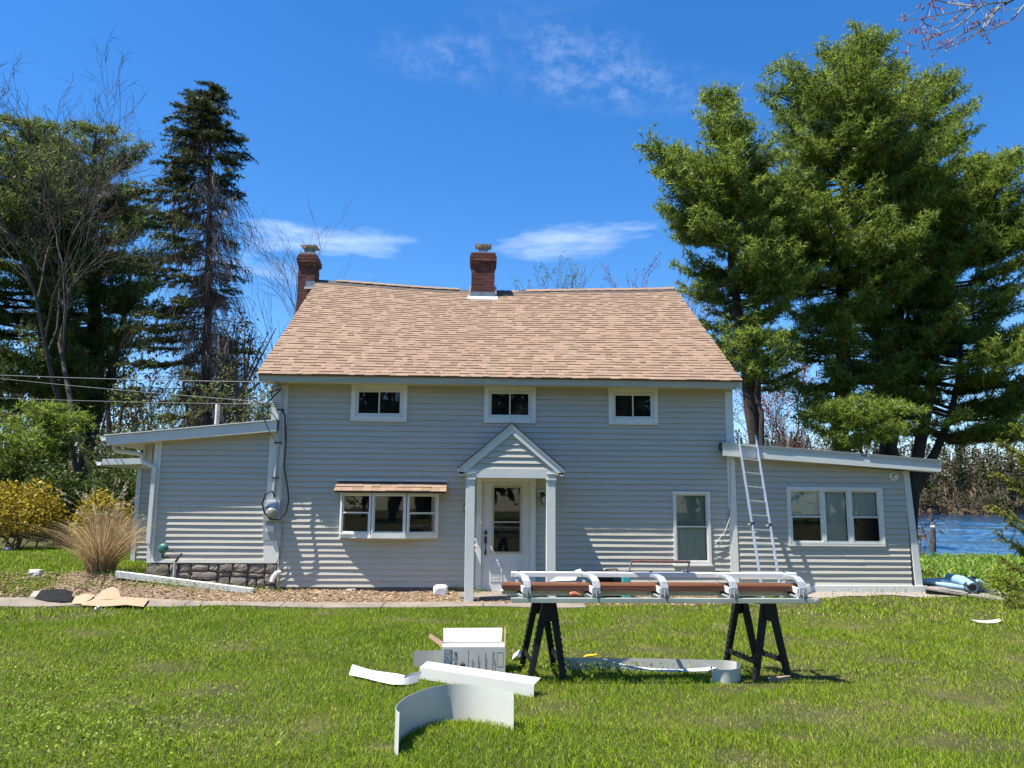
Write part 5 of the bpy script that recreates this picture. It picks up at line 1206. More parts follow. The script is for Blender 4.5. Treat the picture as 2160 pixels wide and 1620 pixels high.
def pine(label, base, top, env, seed, mat='pine_needles', r0=.28, whorl=.5, nb=5, k=6, dens=1.25, ln=.25, wd=.0175, group=None, cat='tree', name='pine_tree', fork=None, dead=0.0, size=1.0, drop=0.0, low=.15):
    """env: rows (height, left radius, right radius, depth radius)"""
    g = np.random.default_rng(seed); base = np.array(base, float); top = np.array(top, float)
    t = empty(name, label, cat, group)
    H = top[2]-base[2]; N = 14; ss = np.linspace(0, 1, N)
    wob = np.cumsum(g.normal(size=(N, 3))*[.07, .07, 0], 0)*size; wob[:3] *= .3; wob -= ss[:, None]*wob[-1]
    bend = (ss**1.4)[:, None]
    TP = base+np.concatenate([(top-base)[None, :2]*bend, ((top-base)[2]*ss)[:, None]], 1)+wob
    TR = r0*(1-ss)**.75+.018
    trunk_at = lambda z: np.array([np.interp(z, TP[:, 2], TP[:, i]) for i in range(3)])
    trunks = [(TP, TR)]
    env = np.array(env, float); polys = []; pts = []; dirs = []
    z = env[0, 0]
    while z < top[2]-.15:
        f = (z-env[0, 0])/(top[2]-env[0, 0])
        for b in range(nb+(g.random() < .4)):
            th = g.uniform(0, 2*np.pi); c, s = np.cos(th), np.sin(th)
            rl, rr, rd = (np.interp(z, env[:, 0], env[:, i]) for i in (1, 2, 3))
            R = (rr if c > 0 else rl)*abs(c)+rd*abs(s); R = R/(abs(c)+abs(s)) if R > 0 else 0
            L = R*g.uniform(.72, 1.12)*(1+.20*np.sin(2*th+z*1.9+seed)*np.sin(z*.9+seed*.7))
            if L < .2: continue
            p0 = trunk_at(z+g.uniform(-.2, .2)*whorl*2); h = np.array([c, s, 0])
            rise = -.05-.18*drop*(1-f)+.55*f**1.5+g.uniform(-.1, .1); cu = .10+.30*(1-f)*g.uniform(.3, 1)+(.15 if g.random() < .65 else g.uniform(.35, .75))*f
            q = np.linspace(0, 1, 7)[:, None]
            side = np.array([-s, c, 0])*g.uniform(-.15, .15)
            BP = p0+h*L*q+np.array([0, 0, 1])*(rise*q+cu*q**2.2-.12*np.sin(q*np.pi)*(1-f))*L*.8+side*L*q**2
            BP[:, 2] = np.minimum(BP[:, 2], top[2]-.25+.2*g.random()-.30*np.hypot(BP[:, 0]-top[0], BP[:, 1]-top[1]))
            polys.append((BP, np.maximum(.010, (.012+.016*L)*(1-q[:, 0]*.8))*size**.5))
            gap = g.random(40) < .16; nsub = int(max(5, L/.125*dens)); is_dead = g.random() < dead*(1-f)
            for u in np.linspace(.22 if L > 1.2 else .05, 1, nsub):
                if gap[int(u*12)] and u < .9: continue
                p = np.array([np.interp(u, q[:, 0], BP[:, i]) for i in range(3)])
                for sg in (-1, 1):
                    if g.random() < .12: continue
                    a = g.uniform(.45, 1.15)*sg; dh = np.array([h[0]*np.cos(a)-h[1]*np.sin(a), h[0]*np.sin(a)+h[1]*np.cos(a), 0])
                    sl_ = min(max(.28, .40*L*(1.2-u)), 1.35)*g.uniform(.5, 1.15)
                    d = unit(dh+np.array([0, 0, g.uniform(.0, .5)])); e = p+d*sl_
                    if sl_ > .6: polys.append((np.array([p, (p+e)/2+[0, 0, -.02], e]), np.array([.009, .006, .003])))
                    if is_dead: continue
                    nt = max(2, int(sl_/.125*dens))
                    tt = np.linspace(.2, 1.0, nt)[:, None]; tp = p+d*sl_*tt+g.normal(size=(nt, 3))*.06
                    pts.append(tp); dirs.append(np.repeat(unit(d*.55+np.array([0, 0, .65]))[None], nt, 0))
        z += whorl*g.uniform(.7, 1.3)*(1-.35*f)*(1+low*(f < .42)*(H > 8))
    P = np.concatenate(pts); D = unit(np.concatenate(dirs)+g.normal(size=(len(P), 3))*.25)
    V, F = fan(P, D, k, ln*size**.5, wd, .66, g)
    tw = np.repeat(np.clip(g.normal(.45, .20, len(P)), 0, 1), k*3)+np.repeat(g.normal(0, .08, len(P)*k), 3)
    npmesh('crown', V, F, mat, t, np.clip(tw, 0, 1))
    if fork: 
        for (z0_, dx, dy, ztop, rr_) in fork:
            p = trunk_at(z0_); q = np.linspace(0, 1, 9)[:, None]; e = np.array([p[0]+dx, p[1]+dy, ztop])
            FP = p+(e-p)*q+np.array([dx, dy, 0])*.25*np.sin(q*np.pi); trunks.append((FP, rr_*(1-q[:, 0]*.8)))
    V, F = polytubes(trunks, 10); npmesh('trunk', V, F, 'pine_bark', t, smooth=True)
    V, F = polytubes(polys, 3); npmesh('branches', V, F, 'pine_bark', t, smooth=True)
    return t
def bare_tree(label, base, H, seed, spread=.5, r0=.14, levels=4, mat='grey_bark', group=None, lean=(0, 0), name='bare_tree', first=.4, buds=None, nbud=3, bsize=.06, leafmat=None, kids=(3, 5), cat='tree', upb=.35, stems=1, side=0):
    g = np.random.default_rng(seed); g2 = np.random.default_rng(seed+1000); t = empty(name, label, cat, group); thick = []; thin = []; tips = []
    def grow(p, d, L, r, lev):
        n = 6 if lev > 1 else 4; P = [p]; dd = d.copy()
        for i in range(n-1):
            dd = unit(dd+g.normal(size=3)*.14+np.array([0, 0, .05*upb])); P.append(P[-1]+dd*L/(n-1))
        P = np.array(P); R = np.linspace(r, r*.45 if lev > 0 else r*.3, n)
        (thick if r > .018 else thin).append((P, np.maximum(R, .0045)))
        if lev == 0:
            tips.append(P[1:])
            for j in range(side):
                q = P[1]+(P[-1]-P[1])*g2.random(); e = q+unit(unit(P[-1]-P[0])+g2.normal(size=3)*.6)*L*g2.uniform(.3, .6); thin.append((np.array([q, (q+e)/2+g2.normal(size=3)*.02, e]), np.array([.006, .005, .0035])))
            return
        nk = g.integers(kids[0], kids[1]+1)
        for j in range(nk):
            s = first+(1-first)*(j+g.random())/nk if lev == levels else .25+.75*(j+g.random()*.8)/nk
            s = min(s, 1); q = np.array([np.interp(s, np.linspace(0, 1, n), P[:, i]) for i in range(3)])
            ax = unit(np.cross(dd, g.normal(size=3))); a = spread*g.uniform(.6, 1.35)
            nd = unit(unit(P[-1]-P[0])*np.cos(a)+ax*np.sin(a)+np.array([0, 0, upb*.5]))
            grow(q, nd, L*g.uniform(.48, .66), max(r*(1-.5*s)*.6, .006), lev-1)
        grow(P[-1], unit(dd+g.normal(size=3)*.2), L*.55, r*.45, lev-1)
    base = np.array(base, float)
    for k in range(stems):
        d0 = unit(np.array([lean[0]+(g.uniform(-.25, .25) if stems > 1 else 0), lean[1], 1.0])); grow(base+(g.normal(size=3)*[.15, .15, 0] if stems > 1 else 0), d0, H*.52*(1 if k == 0 else g.uniform(.7, 1)), r0, levels)
    V, F = polytubes(thick, 7); npmesh('trunk', V, F, mat, t, smooth=True)
    V, F = polytubes(thin, 3); npmesh('twigs', V, F, mat if buds else mat, t)
    if leafmat:
        P = np.concatenate(tips); P = np.repeat(P, nbud, 0)+g.normal(size=(len(P)*nbud, 3))*bsize*1.3
        V, F = leaves(P, bsize, g); npmesh('crown', V, F, leafmat, t, np.repeat(np.clip(g.normal(.5, .25, len(P)), 0, 1), 4))
    return t
def shrub(label, base, rx, ry, h, n, size, mat, seed, name='shrub', cat='shrub', group=None, stems=14, lumps=9, aspect=1.0, hollow=.45):
    g = np.random.default_rng(seed); t = empty(name, label, cat, group); b = np.array(base, float)
    ctr = np.stack([g.uniform(-.6, .6, lumps)*rx, g.uniform(-.6, .6, lumps)*ry, g.uniform(.3, .75, lumps)*h], 1); rad = g.uniform(.35, .55, lumps)
    i = g.integers(0, lumps, n); d = unit(g.normal(size=(n, 3))); rr = rad[i]*g.uniform(hollow, 1.05, n)
    P = ctr[i]+d*rr[:, None]*np.array([rx, ry, h*.62]); P[:, 2] = np.maximum(P[:, 2], .02+.1*g.random(n)*h); P += b
    V, F = leaves(P, size, g, aspect=aspect); npmesh('foliage', V, F, mat, t, np.repeat(np.clip(g.normal(.5, .25, n), 0, 1), 4))
    polys = []
    for k in range(stems):
        e = ctr[k % lumps]*g.uniform(.7, 1.25)+b; s = b+g.normal(size=3)*[rx*.12, ry*.12, 0]; s[2] = b[2]-.03
        m = (s+e)/2+g.normal(size=3)*.08*h; polys.append((np.array([s, m, e, e+unit(e-s)*.2*h]), np.array([.02, .014, .008, .004])*max(.6, h/1.5)))
    V, F = polytubes(polys, 5); npmesh('stems', V, F, 'shrub_stem', t); return t
def trunkbase(u, v, Y):
    p = at(u, v, Y); return np.array([p[0], Y, float(gz(p[0], Y))-.1])
def envpx(Y, rows, u_of):
    """rows: (v, uleft, uright) -> (z, rl, rr, rd)"""
    out = []
    for v, ul, ur in rows:
        uc = u_of(v); a, c, b = at(ul, v, Y), at(uc, v, Y), at(ur, v, Y)
        rl, rr = max(c[0]-a[0], .15), max(b[0]-c[0], .15); out.append((c[2], rl, rr, (rl+rr)/2*.9))
    return sorted(out)
def build_pines():
    def mk(label, Y, ub, vb, ut, vt, rows, seed, **k):
        base = trunkbase(ub, vb, Y); top = at(ut, vt, Y); zs = (base[2], top[2])
        def u_of(v):
            zz = at(ub, v, Y)[2]; s = min(max((zz-zs[0])/(zs[1]-zs[0]), 0), 1)**1.4; return ub+(ut-ub)*s
        return pine(label, base, top, envpx(Y, rows, u_of), seed, **k)
    G = 'tall pines behind the right wing'
    mk('slimmer pine with leaning top just right of the main roof', 12.5, 1597, 950, 1512, 195, [(250, 1478, 1555), (320, 1432, 1585), (400, 1378, 1665), (480, 1372, 1690), (560, 1410, 1705), (640, 1450, 1710), (720, 1485, 1720), (775, 1525, 1700), (810, 1550, 1670)], 21, group=G, r0=.24, whorl=.42, nb=6, fork=[(3.5, .35, .2, 12.5, .2)])
    mk('tallest pine, broad rounded top behind the right wing', 14.5, 1775, 980, 1815, 85, [(140, 1745, 1868), (200, 1642, 1905), (270, 1632, 1940), (350, 1632, 1975), (430, 1605, 2010), (520, 1595, 2015), (590, 1610, 2005), (660, 1640, 1950), (740, 1660, 1910), (820, 1670, 1890), (900, 1690, 1880)], 22, group=G, r0=.36, whorl=.46, nb=6)
    mk('pine with upswept right-hand top next to the tallest pine', 16.0, 1850, 980, 1968, 152, [(210, 1915, 2008), (290, 1890, 2045), (370, 1870, 2065), (460, 1830, 2085), (560, 1790, 2095), (680, 1770, 2010), (760, 1770, 1980), (850, 1780, 1960)], 23, group=G, mat='pine_needles', r0=.32, whorl=.44, nb=6, fork=[(3.0, 1.6, .3, 10.5, .2)])
    mk('spreading pine at the right edge with long dark lower boughs', 15.0, 1905, 985, 2085, 330, [(370, 2010, 2150), (450, 1985, 2200), (540, 1955, 2240), (640, 1920, 2260), (740, 1900, 2270), (820, 1890, 2260), (900, 1880, 2280)], 24, group=G, mat='pine_needles', r0=.26, whorl=.48, nb=6, fork=[(2.0, 2.6, .2, 9.0, .2), (1.2, -.8, .2, 9.5, .17)])
    mk('low pine bough mass lit yellow-green above the right wing roof', 10.5, 1800, 1000, 1810, 835, [(850, 1740, 1880), (880, 1690, 1935), (915, 1700, 1920), (940, 1740, 1900)], 25, group='low pines', r0=.10, whorl=.35, size=.8)
    mk('low pine bough against the right end of the main roof', 11.0, 1610, 950, 1600, 690, [(700, 1560, 1650), (740, 1530, 1690), (770, 1535, 1690), (790, 1560, 1660)], 26, group='low pines', r0=.12, whorl=.35, size=.8)
    GL = 'dark pines at the left edge'
    mk('dark pine at the far left edge behind bare branches', 15.0, 100, 950, 70, 262, [(320, -40, 130), (400, -120, 190), (500, -180, 240), (600, -200, 260), (700, -190, 270), (800, -190, 250), (860, -150, 200)], 31, group=GL, mat='pine_needles_cool', r0=.34, whorl=.58, fork=[(4, -.8, .3, 12, .2)])
    mk('dark pine between the far left pine and the half-dead spruce', 16.5, 190, 950, 205, 268, [(310, 140, 265), (380, 60, 300), (470, 30, 325), (560, 20, 340), (650, 40, 330), (740, 60, 340), (830, 60, 320)], 32, group=GL, mat='pine_needles_cool', r0=.36, whorl=.58, fork=[(4, .9, .3, 11.5, .22)])
    mk('small pale green young pine below the dark left pines', 9.5, 105, 1040, 95, 842, [(860, 60, 150), (890, 20, 170), (930, -40, 175), (970, -30, 165), (990, 0, 140)], 33, group='low pines', mat='pine_needles', r0=.09, whorl=.32, size=.8)
build_pines()
def build_spruce():
    g = np.random.default_rng(41); Y = 10.5; t = empty('spruce_tree', 'tall half-dead spruce left of the house with bare hanging twigs', 'tree')
    base = trunkbase(452, 920, Y); top = at(440, 168, Y)
    ss = np.linspace(0, 1, 12); TP = base+(top-base)*ss[:, None]+np.cumsum(g.normal(size=(12, 3))*[.03, .03, 0], 0)
    V, F = polytubes([(TP, .18*(1-ss)**.85+.015)], 10); npmesh('trunk', V, F, 'spruce_bark', t, smooth=True)
    rows = [(185, 425, 460), (220, 395, 482), (260, 370, 495), (300, 368, 522), (350, 350, 515), (400, 300, 530), (440, 330, 568), (500, 285, 520), (600, 300, 530), (700, 295, 560), (800, 300, 580), (870, 310, 585)]
    env = np.array(sorted((at(440, v, Y)[2], at(445, v, Y)[0]-at(a, v, Y)[0], at(b, v, Y)[0]-at(445, v, Y)[0]) for v, a, b in rows))
    br = []; tw = []; P = []; D = []; z = env[0, 0]
    while z < top[2]-.1:
        f = (z-base[2])/(top[2]-base[2])
        for _ in range(5):
            th = g.uniform(0, 2*np.pi); c, s = np.cos(th), np.sin(th)
            R = (np.interp(z, env[:, 0], env[:, 2]) if c > 0 else np.interp(z, env[:, 0], env[:, 1])); L = R*g.uniform(.55, 1.12)*(.85+.15*abs(c))
            p0 = np.array([np.interp(z, TP[:, 2], TP[:, i]) for i in range(3)]); h = np.array([c, s, 0]); q = np.linspace(0, 1, 7)[:, None]
            dr = .35*(1-f)+.05; BP = p0+h*L*q+np.array([0, 0, 1])*(-dr*q+.55*dr*q**2.5)*L
            br.append((BP, np.maximum(.006, .022*(1-q[:, 0]))))
            green = f > .76 or g.random() < (.52 if c < 0 else .20)
            for u in np.linspace(.12, 1, max(5, int(L/.085))):
                p = np.array([np.interp(u, q[:, 0], BP[:, i]) for i in range(3)])
                hang = np.array([g.normal()*.3, g.normal()*.3, -1])+h*.35; ll = g.uniform(.35, 1.05)*(1.15-.5*f)
                e = p+unit(hang)*ll
                if not (green and u > .45): tw.append((np.array([p, (p+e)/2+h*.06, e]), np.array([.009, .007, .004])))
                if not (green and u > .45) and g.random() < .7:
                    e2 = e+np.array([g.normal()*.2, g.normal()*.2, -.15]); tw.append((np.array([(p+e)/2+h*.06, e2*.5+e*.5, e2]), np.array([.007, .005, .004])))
                if green and u > .4 or (f > .86):
                    sd = np.array([-s, c, 0])*g.choice([-1, 1]); d = unit(h*.6+sd*g.uniform(.2, 1)+np.array([0, 0, -.25])); n = 7
                    w = np.linspace(0, 1, n)[:, None]; P.append(p+d*w*g.uniform(.25, .5)); D.append(np.repeat(d[None], n, 0))
        z += .19*g.uniform(.7, 1.3)
    P = np.concatenate(P); D = np.concatenate(D); V, F = fan(P, D, 9, .13, .015, .6, g)
    npmesh('crown', V, F, 'spruce_needles', t, np.clip(np.repeat(g.normal(.45, .25, len(P)), 27), 0, 1))
    V, F = polytubes(br, 4); npmesh('branches', V, F, 'spruce_bark', t); V, F = polytubes(tw, 3); npmesh('dead_twigs', V, F, 'dead_twig', t)
build_spruce()
def build_bare_trees():
    bare_tree('tall bare tree with forked crown rising before the dark left pines', trunkbase(248, 930, 11.5), 15.8, 22, spread=.55, r0=.12, levels=4, lean=(-.06, 0), group='bare trees', first=.66, kids=(3, 4), side=3)
    bare_tree('leaning bare tree at the far left reaching over the pines', trunkbase(190, 930, 12.5), 14.4, 4, spread=.55, r0=.11, levels=4, lean=(-.2, 0), group='bare trees', first=.66, kids=(3, 4), side=3)
    bare_tree('small bare sapling just left of the main roof edge', trunkbase(600, 900, 13), 9.0, 61, spread=.45, r0=.075, levels=3, lean=(-.06, 0), group='bare trees', first=.35)
    bare_tree('bare treetop seen behind the left chimney', trunkbase(680, 900, 22), 14.8, 64, spread=.5, r0=.10, levels=4, group='bare trees', first=.5)
    bare_tree('red-budded maple behind the right end of the ridge', trunkbase(1375, 900, 24), 17.2, 71, spread=.42, r0=.12, levels=4, group='red-budded maples', name='maple_tree', leafmat='red_buds', nbud=2, bsize=.045, first=.45, buds=1)
    bare_tree('pale green budding tree peeping over the ridge', trunkbase(1265, 900, 26), 16.8, 72, spread=.40, r0=.10, levels=4, name='budding_tree', leafmat='budding_leaves', nbud=2, bsize=.05, first=.5, buds=1)
    bare_tree('red-budded maple seen through the gap between the right pines', trunkbase(1690, 900, 27), 12.5, 73, spread=.5, r0=.12, levels=4, group='red-budded maples', name='maple_tree', leafmat='red_buds', nbud=2, bsize=.06, first=.35, buds=1)
    bare_tree('leafless thicket tree just right of the main house corner', trunkbase(1560, 900, 19), 6.5, 74, spread=.55, r0=.06, levels=4, group='bare trees', first=.2, stems=2)
    bare_tree('leafless thicket tree below the tallest pine', trunkbase(1690, 930, 20), 7.0, 75, spread=.55, r0=.06, levels=4, group='bare trees', first=.2, stems=2)
    bare_tree('leafing yellow-green thicket tree at the foot of the spruce', trunkbase(340, 960, 8.5), 5.6, 76, spread=.55, r0=.06, levels=4, kids=(2, 4), name='thicket_tree', leafmat='budding_leaves', nbud=1, bsize=.05, first=.2, stems=3, group='thicket trees', buds=1)
    bare_tree('leafing thicket tree right beside the left roof corner', trunkbase(530, 960, 9.0), 5.2, 77, spread=.5, r0=.05, levels=4, kids=(2, 4), name='thicket_tree', leafmat='budding_leaves', nbud=1, bsize=.06, first=.2, stems=3, group='thicket trees', buds=1)
    bare_tree('sparse olive thicket tree above the left wing roof', trunkbase(270, 960, 7.5), 4.2, 78, spread=.6, r0=.05, levels=4, kids=(2, 4), name='thicket_tree', leafmat='shrub_leaves', nbud=1, bsize=.05, first=.15, stems=3, group='thicket trees', buds=1)
    # maple whose red-budded branch hangs into the upper right corner
    t = empty('maple_tree', 'red-budded maple branch hanging into the upper right corner', 'tree', 'red-budded maples'); g = np.random.default_rng(81)
    Y = -4.0; base = np.array([9.4, -4.2, -.05]); tipz = at(2160, 40, Y)
    tr = [(np.array([base, base+[0, 0, 3], base+[-.1, 0, 6], base+[-.3, .1, 9.5]]), np.array([.26, .22, .17, .08]))]; tw = []; bud = []
    limb0 = np.array([9.3, -4.2, 6.3]); limb = [limb0, np.array([8.4, -4.1, 7.1]), at(2215, -40, Y), at(2120, 8, Y)]
    tr.append((np.array(limb), np.array([.09, .06, .03, .018])))
    for q in (((2120, 5), (2080, 8), (2060, 14), (2010, 25), (1960, 33), (1918, 43), (1903, 40)), ((2075, 8), (2040, 40), (2005, 62), (1985, 72), (1962, 80), (1930, 97), (1915, 92)), ((2110, 12), (2085, 35), (2050, 62), (2015, 82), (1985, 98), (1960, 106), (1948, 102)), ((2110, 14), (2078, 55), (2040, 82), (2000, 100)), ((2160, 12), (2140, 38), (2110, 55), (2085, 60), (2066, 66)), ((2115, 8), (2080, 30), (2076, 60), (2083, 88)), ((2040, 18), (2000, 50), (1975, 60), (1950, 50), (1948, 42)), ((2060, 14), (2000, 8), (1975, 0), (1955, -8))):
        P = np.array([at(u, v, Y+g.uniform(-.15, .15)) for u, v in q]); P = P+g.normal(size=P.shape)*.01
        tw.append((P, np.linspace(.014, .0045, len(P))))
        for k in range(1, len(P)):
            for _ in range(2):
                s = P[k-1]+(P[k]-P[k-1])*g.random(); e = s+unit(g.normal(size=3)+[-.5, 0, .2])*g.uniform(.08, .28); tw.append((np.array([s, (s+e)/2+g.normal(size=3)*.015, e]), np.array([.006, .005, .003])))
                if g.random() < .75: bud.append(e)
        bud.append(P[-1])
    V, F = polytubes(tr, 9); npmesh('trunk', V, F, 'grey_bark', t, smooth=True); V, F = polytubes(tw, 5); npmesh('twigs', V, F, 'twig_bark', t)
    B = np.repeat(np.array(bud), 9, 0)+g.normal(size=(len(bud)*9, 3))*.024; V, F = leaves(B, .022, g, .6); npmesh('buds', V, F, 'red_buds', t, np.repeat(np.clip(g.normal(.5, .3, len(B)), 0, 1), 4))['kind'] = 'stuff'
    # upper crown of that maple, out of frame above
    tw = []
    for k in range(40):
        p = base+[-.2, 0, 6+3.5*g.random()]; d = unit(np.array([g.normal(), g.normal()*.9, .9])); e = p+d*g.uniform(1, 2.6)
        if e[0] < 9.0: e[0] = 9.0+g.random()
        tw.append((np.array([p, (p+e)/2, e]), np.array([.035, .02, .006])))
    V, F = polytubes(tw, 4); npmesh('branches', V, F, 'grey_bark', t)
build_bare_trees()
def gp(u, v, z=0): p = ongr(u, v); return p
def at_ground(u, Y):
    p = at(u, 1150, Y); return np.array([p[0], Y, float(gz(p[0], Y))])
def build_shrubs():
    G = 'golden bushes'
    shrub('large golden-yellow bush at the left edge', at_ground(30, 6.0), 1.15, 1.0, 1.75, 5200, .045, 'golden_leaves', 91, 'golden_bush', 'bush', G, aspect=1.2)
    shrub('golden-yellow bush between the dry grass and the rear lean-to', at_ground(222, 5.6), .75, .7, 1.45, 3600, .045, 'golden_leaves', 92, 'golden_bush', 'bush', G, aspect=1.2)
    I = 'green undergrowth on the left bank'
    shrub('dense ivy-green shrub against the rear lean-to', at_ground(262, 7.2), 1.3, 1.0, 2.35, 6000, .055, 'shrub_leaves', 93, 'ivy_shrub', 'shrub', I)
    shrub('dense green shrub behind the two golden bushes', at_ground(140, 8.2), 1.5, 1.2, 2.3, 6500, .055, 'shrub_leaves', 94, 'ivy_shrub', 'shrub', I)
    shrub('dark green shrub behind the left edge golden bush', at_ground(-10, 9.5), 1.8, 1.2, 2.4, 6000, .06, 'shrub_leaves', 95, 'ivy_shrub', 'shrub', I)
    shrub('dark shrub under the left wing eave end', at_ground(205, 10.5), 1.6, 1.2, 2.7, 5500, .06, 'spruce_needles', 96, 'ivy_shrub', 'shrub', I)
    shrub('tall dark evergreen shrub rising over the left wing roof', at_ground(330, 9.6), 1.7, 1.2, 3.9, 8500, .05, 'spruce_needles', 97, 'evergreen_shrub', 'shrub', I, aspect=.6)
    shrub('olive evergreen shrub at the spruce foot behind the vent pipe', at_ground(480, 9.8), 1.5, 1.1, 3.9, 8500, .045, 'shrub_leaves', 98, 'evergreen_shrub', 'shrub', I, aspect=.6)
    shrub('bright green shrub tucked beside the left edge of the main roof', at_ground(545, 9.2), .9, .8, 4.6, 5000, .05, 'shrub_leaves', 99, 'evergreen_shrub', 'shrub', I, aspect=.7)
    # ornamental grass
    g = np.random.default_rng(101); t = empty('ornamental_grass', 'dry tan ornamental grass clump with plumes by the left wing', 'grass clump')
    b = at(207, 1218, .1); b = np.array([b[0], .15, float(gz(b[0], .15))]); n = 1300
    V = []; T = []; tips = []
    th = g.uniform(0, 2*np.pi, n); out = np.abs(g.normal(0, .5, n)); H = g.uniform(.5, 1.3, n); S = 6
    s0 = b+np.stack([np.cos(th), np.sin(th), 0*th], 1)*g.uniform(0, .22, n)[:, None]; lean = np.array([.05, 0, 0])
    dirs = np.stack([np.cos(th), np.sin(th), 0*th], 1); side = np.stack([-np.sin(th), np.cos(th), 0*th], 1)
    face = unit(np.stack([np.ones(n), g.normal(0, .4, n), 0*th], 1))
    for k in range(S):
        q = k/(S-1); c = s0+dirs*(out*(q**1.6)*H*1.3)[:, None]+np.array([0, 0, 1])*(H*(q-.28*q**3*np.minimum(1, out*2.2)))[:, None]+lean*q; w = .0055*(1-q*.75)
        V.append(np.stack([c-face*w, c+face*w], 1))
    A = np.stack(V, 1); F = []
    idx = np.arange(n)[:, None]*S*2
    F = np.concatenate([idx+np.array([[k*2, k*2+1, k*2+3, k*2+2]]) for k in range(S-1)])
    npmesh('blades', A.reshape(-1, 3), F, 'dry_blades', t, np.repeat(g.uniform(0, 1, n), S*2))
    pol = []; pl = []
    for k in range(34):
        a = g.uniform(0, 2*np.pi); o = g.uniform(.2, .85); h = g.uniform(1.1, 1.75); d = np.array([np.cos(a), np.sin(a)*.6, 0]); q = np.linspace(0, 1, 8)[:, None]
        P = b+d*o*q**1.8+np.array([0, 0, 1])*h*(q-.30*q**4*o); pol.append((P, np.linspace(.004, .002, 8)))
        e = P[-1]; dd = unit(P[-1]-P[-2])
        for j in range(26): pl.append(e+dd*(j/26*.16-.02)+g.normal(size=3)*.012)
    V, F = polytubes(pol, 4); npmesh('stalks', V, F, 'dry_blades', t, g.uniform(.3, 1, len(V)))
    P = np.array(pl); V, F = leaves(P, .016, g); npmesh('plumes', V, F, 'plumes', t, np.repeat(g.uniform(0, 1, len(P)), 4))
    # juniper boughs at the right edge
    t = empty('juniper', 'feathery yellow-green juniper boughs at the right edge', 'shrub'); g = np.random.default_rng(111)
    Y = -1.4; bx = at(2235, 1200, Y)[0]; b = np.array([bx, Y, 0.0]); pol = [(np.array([b, b+[.02, 0, 1.2], b+[0, .05, 3.1]]), np.array([.09, .07, .02]))]; P = []; D = []
    for u, v, du in ((2110, 930, 60), (2105, 1000, 60), (2088, 1068, 70), (2110, 1130, 60), (2120, 1225, 50), (2125, 1265, 50), (2118, 1180, 40), (2140, 900, 50), (2130, 1100, 50), (2150, 1160, 30), (2160, 1040, 40), (2155, 970, 30), (2180, 1250, 50), (2190, 1100, 50), (2200, 940, 50)):
        e = at(u, v, Y+g.uniform(-.35, .35)); s = np.array([bx, Y, max(.1, e[2]-.35)]); q = np.linspace(0, 1, 7)[:, None]
        B = s+(e-s)*q+np.array([0, 0, -.10])*np.sin(q*np.pi); pol.append((B, np.linspace(.02, .004, 7)))
        for w in np.linspace(.3, 1, 34):
            p = np.array([np.interp(w, q[:, 0], B[:, i]) for i in range(3)]); dd = unit(unit(e-s)+g.normal(size=3)*.6+[0, 0, .1]); l = g.uniform(.08, .26)*(1.3-w*.6)
            n = 7; ww = np.linspace(0, 1, n)[:, None]; P.append(p+dd*l*ww); D.append(np.repeat(dd[None], n, 0))
    V, F = polytubes(pol, 6); npmesh('trunk', V, F, 'shrub_stem', t)
    P = np.concatenate(P); D = np.concatenate(D); V, F = fan(P, D, 6, .05, .007, .5, g); npmesh('foliage', V, F, 'juniper_sprays', t, np.clip(np.repeat(g.normal(.5, .28, len(P)), 18), 0, 1))
    shrub('low green bush at the foot of the juniper boughs', np.array([bx-.1, Y+.9, float(gz(bx, Y+.9))]), .5, .45, .6, 2600, .03, 'weed_leaves', 112, 'low_bush', 'bush', aspect=.6)
    # bulb plant with white flower on the lawn
    t = empty('lawn_weed', 'single pale-flowered weed standing in the left lawn', 'weed'); p = ongr(203, 1308); g = np.random.default_rng(5)
    MB().tube([p, p+[0, 0, .10], p+[.01, 0, .17]], .004, 5).tube([p+[0, 0, .08], p+[.05, 0, .14], p+[.10, 0, .12]], .003, 5).build('stem', 'weed_leaves', t, tint=.5)
    V, F = leaves(p+np.array([.01, 0, .18])+g.normal(size=(9, 3))*.022, .025, g); npmesh('flower', V, F, 'white_plastic', t)
    V, F = leaves(p+np.array([.06, 0, .1])+g.normal(size=(10, 3))*[.05, .03, .03], .03, g); npmesh('leaves', V, F, 'weed_leaves', t, [.5]*len(V))
build_shrubs()
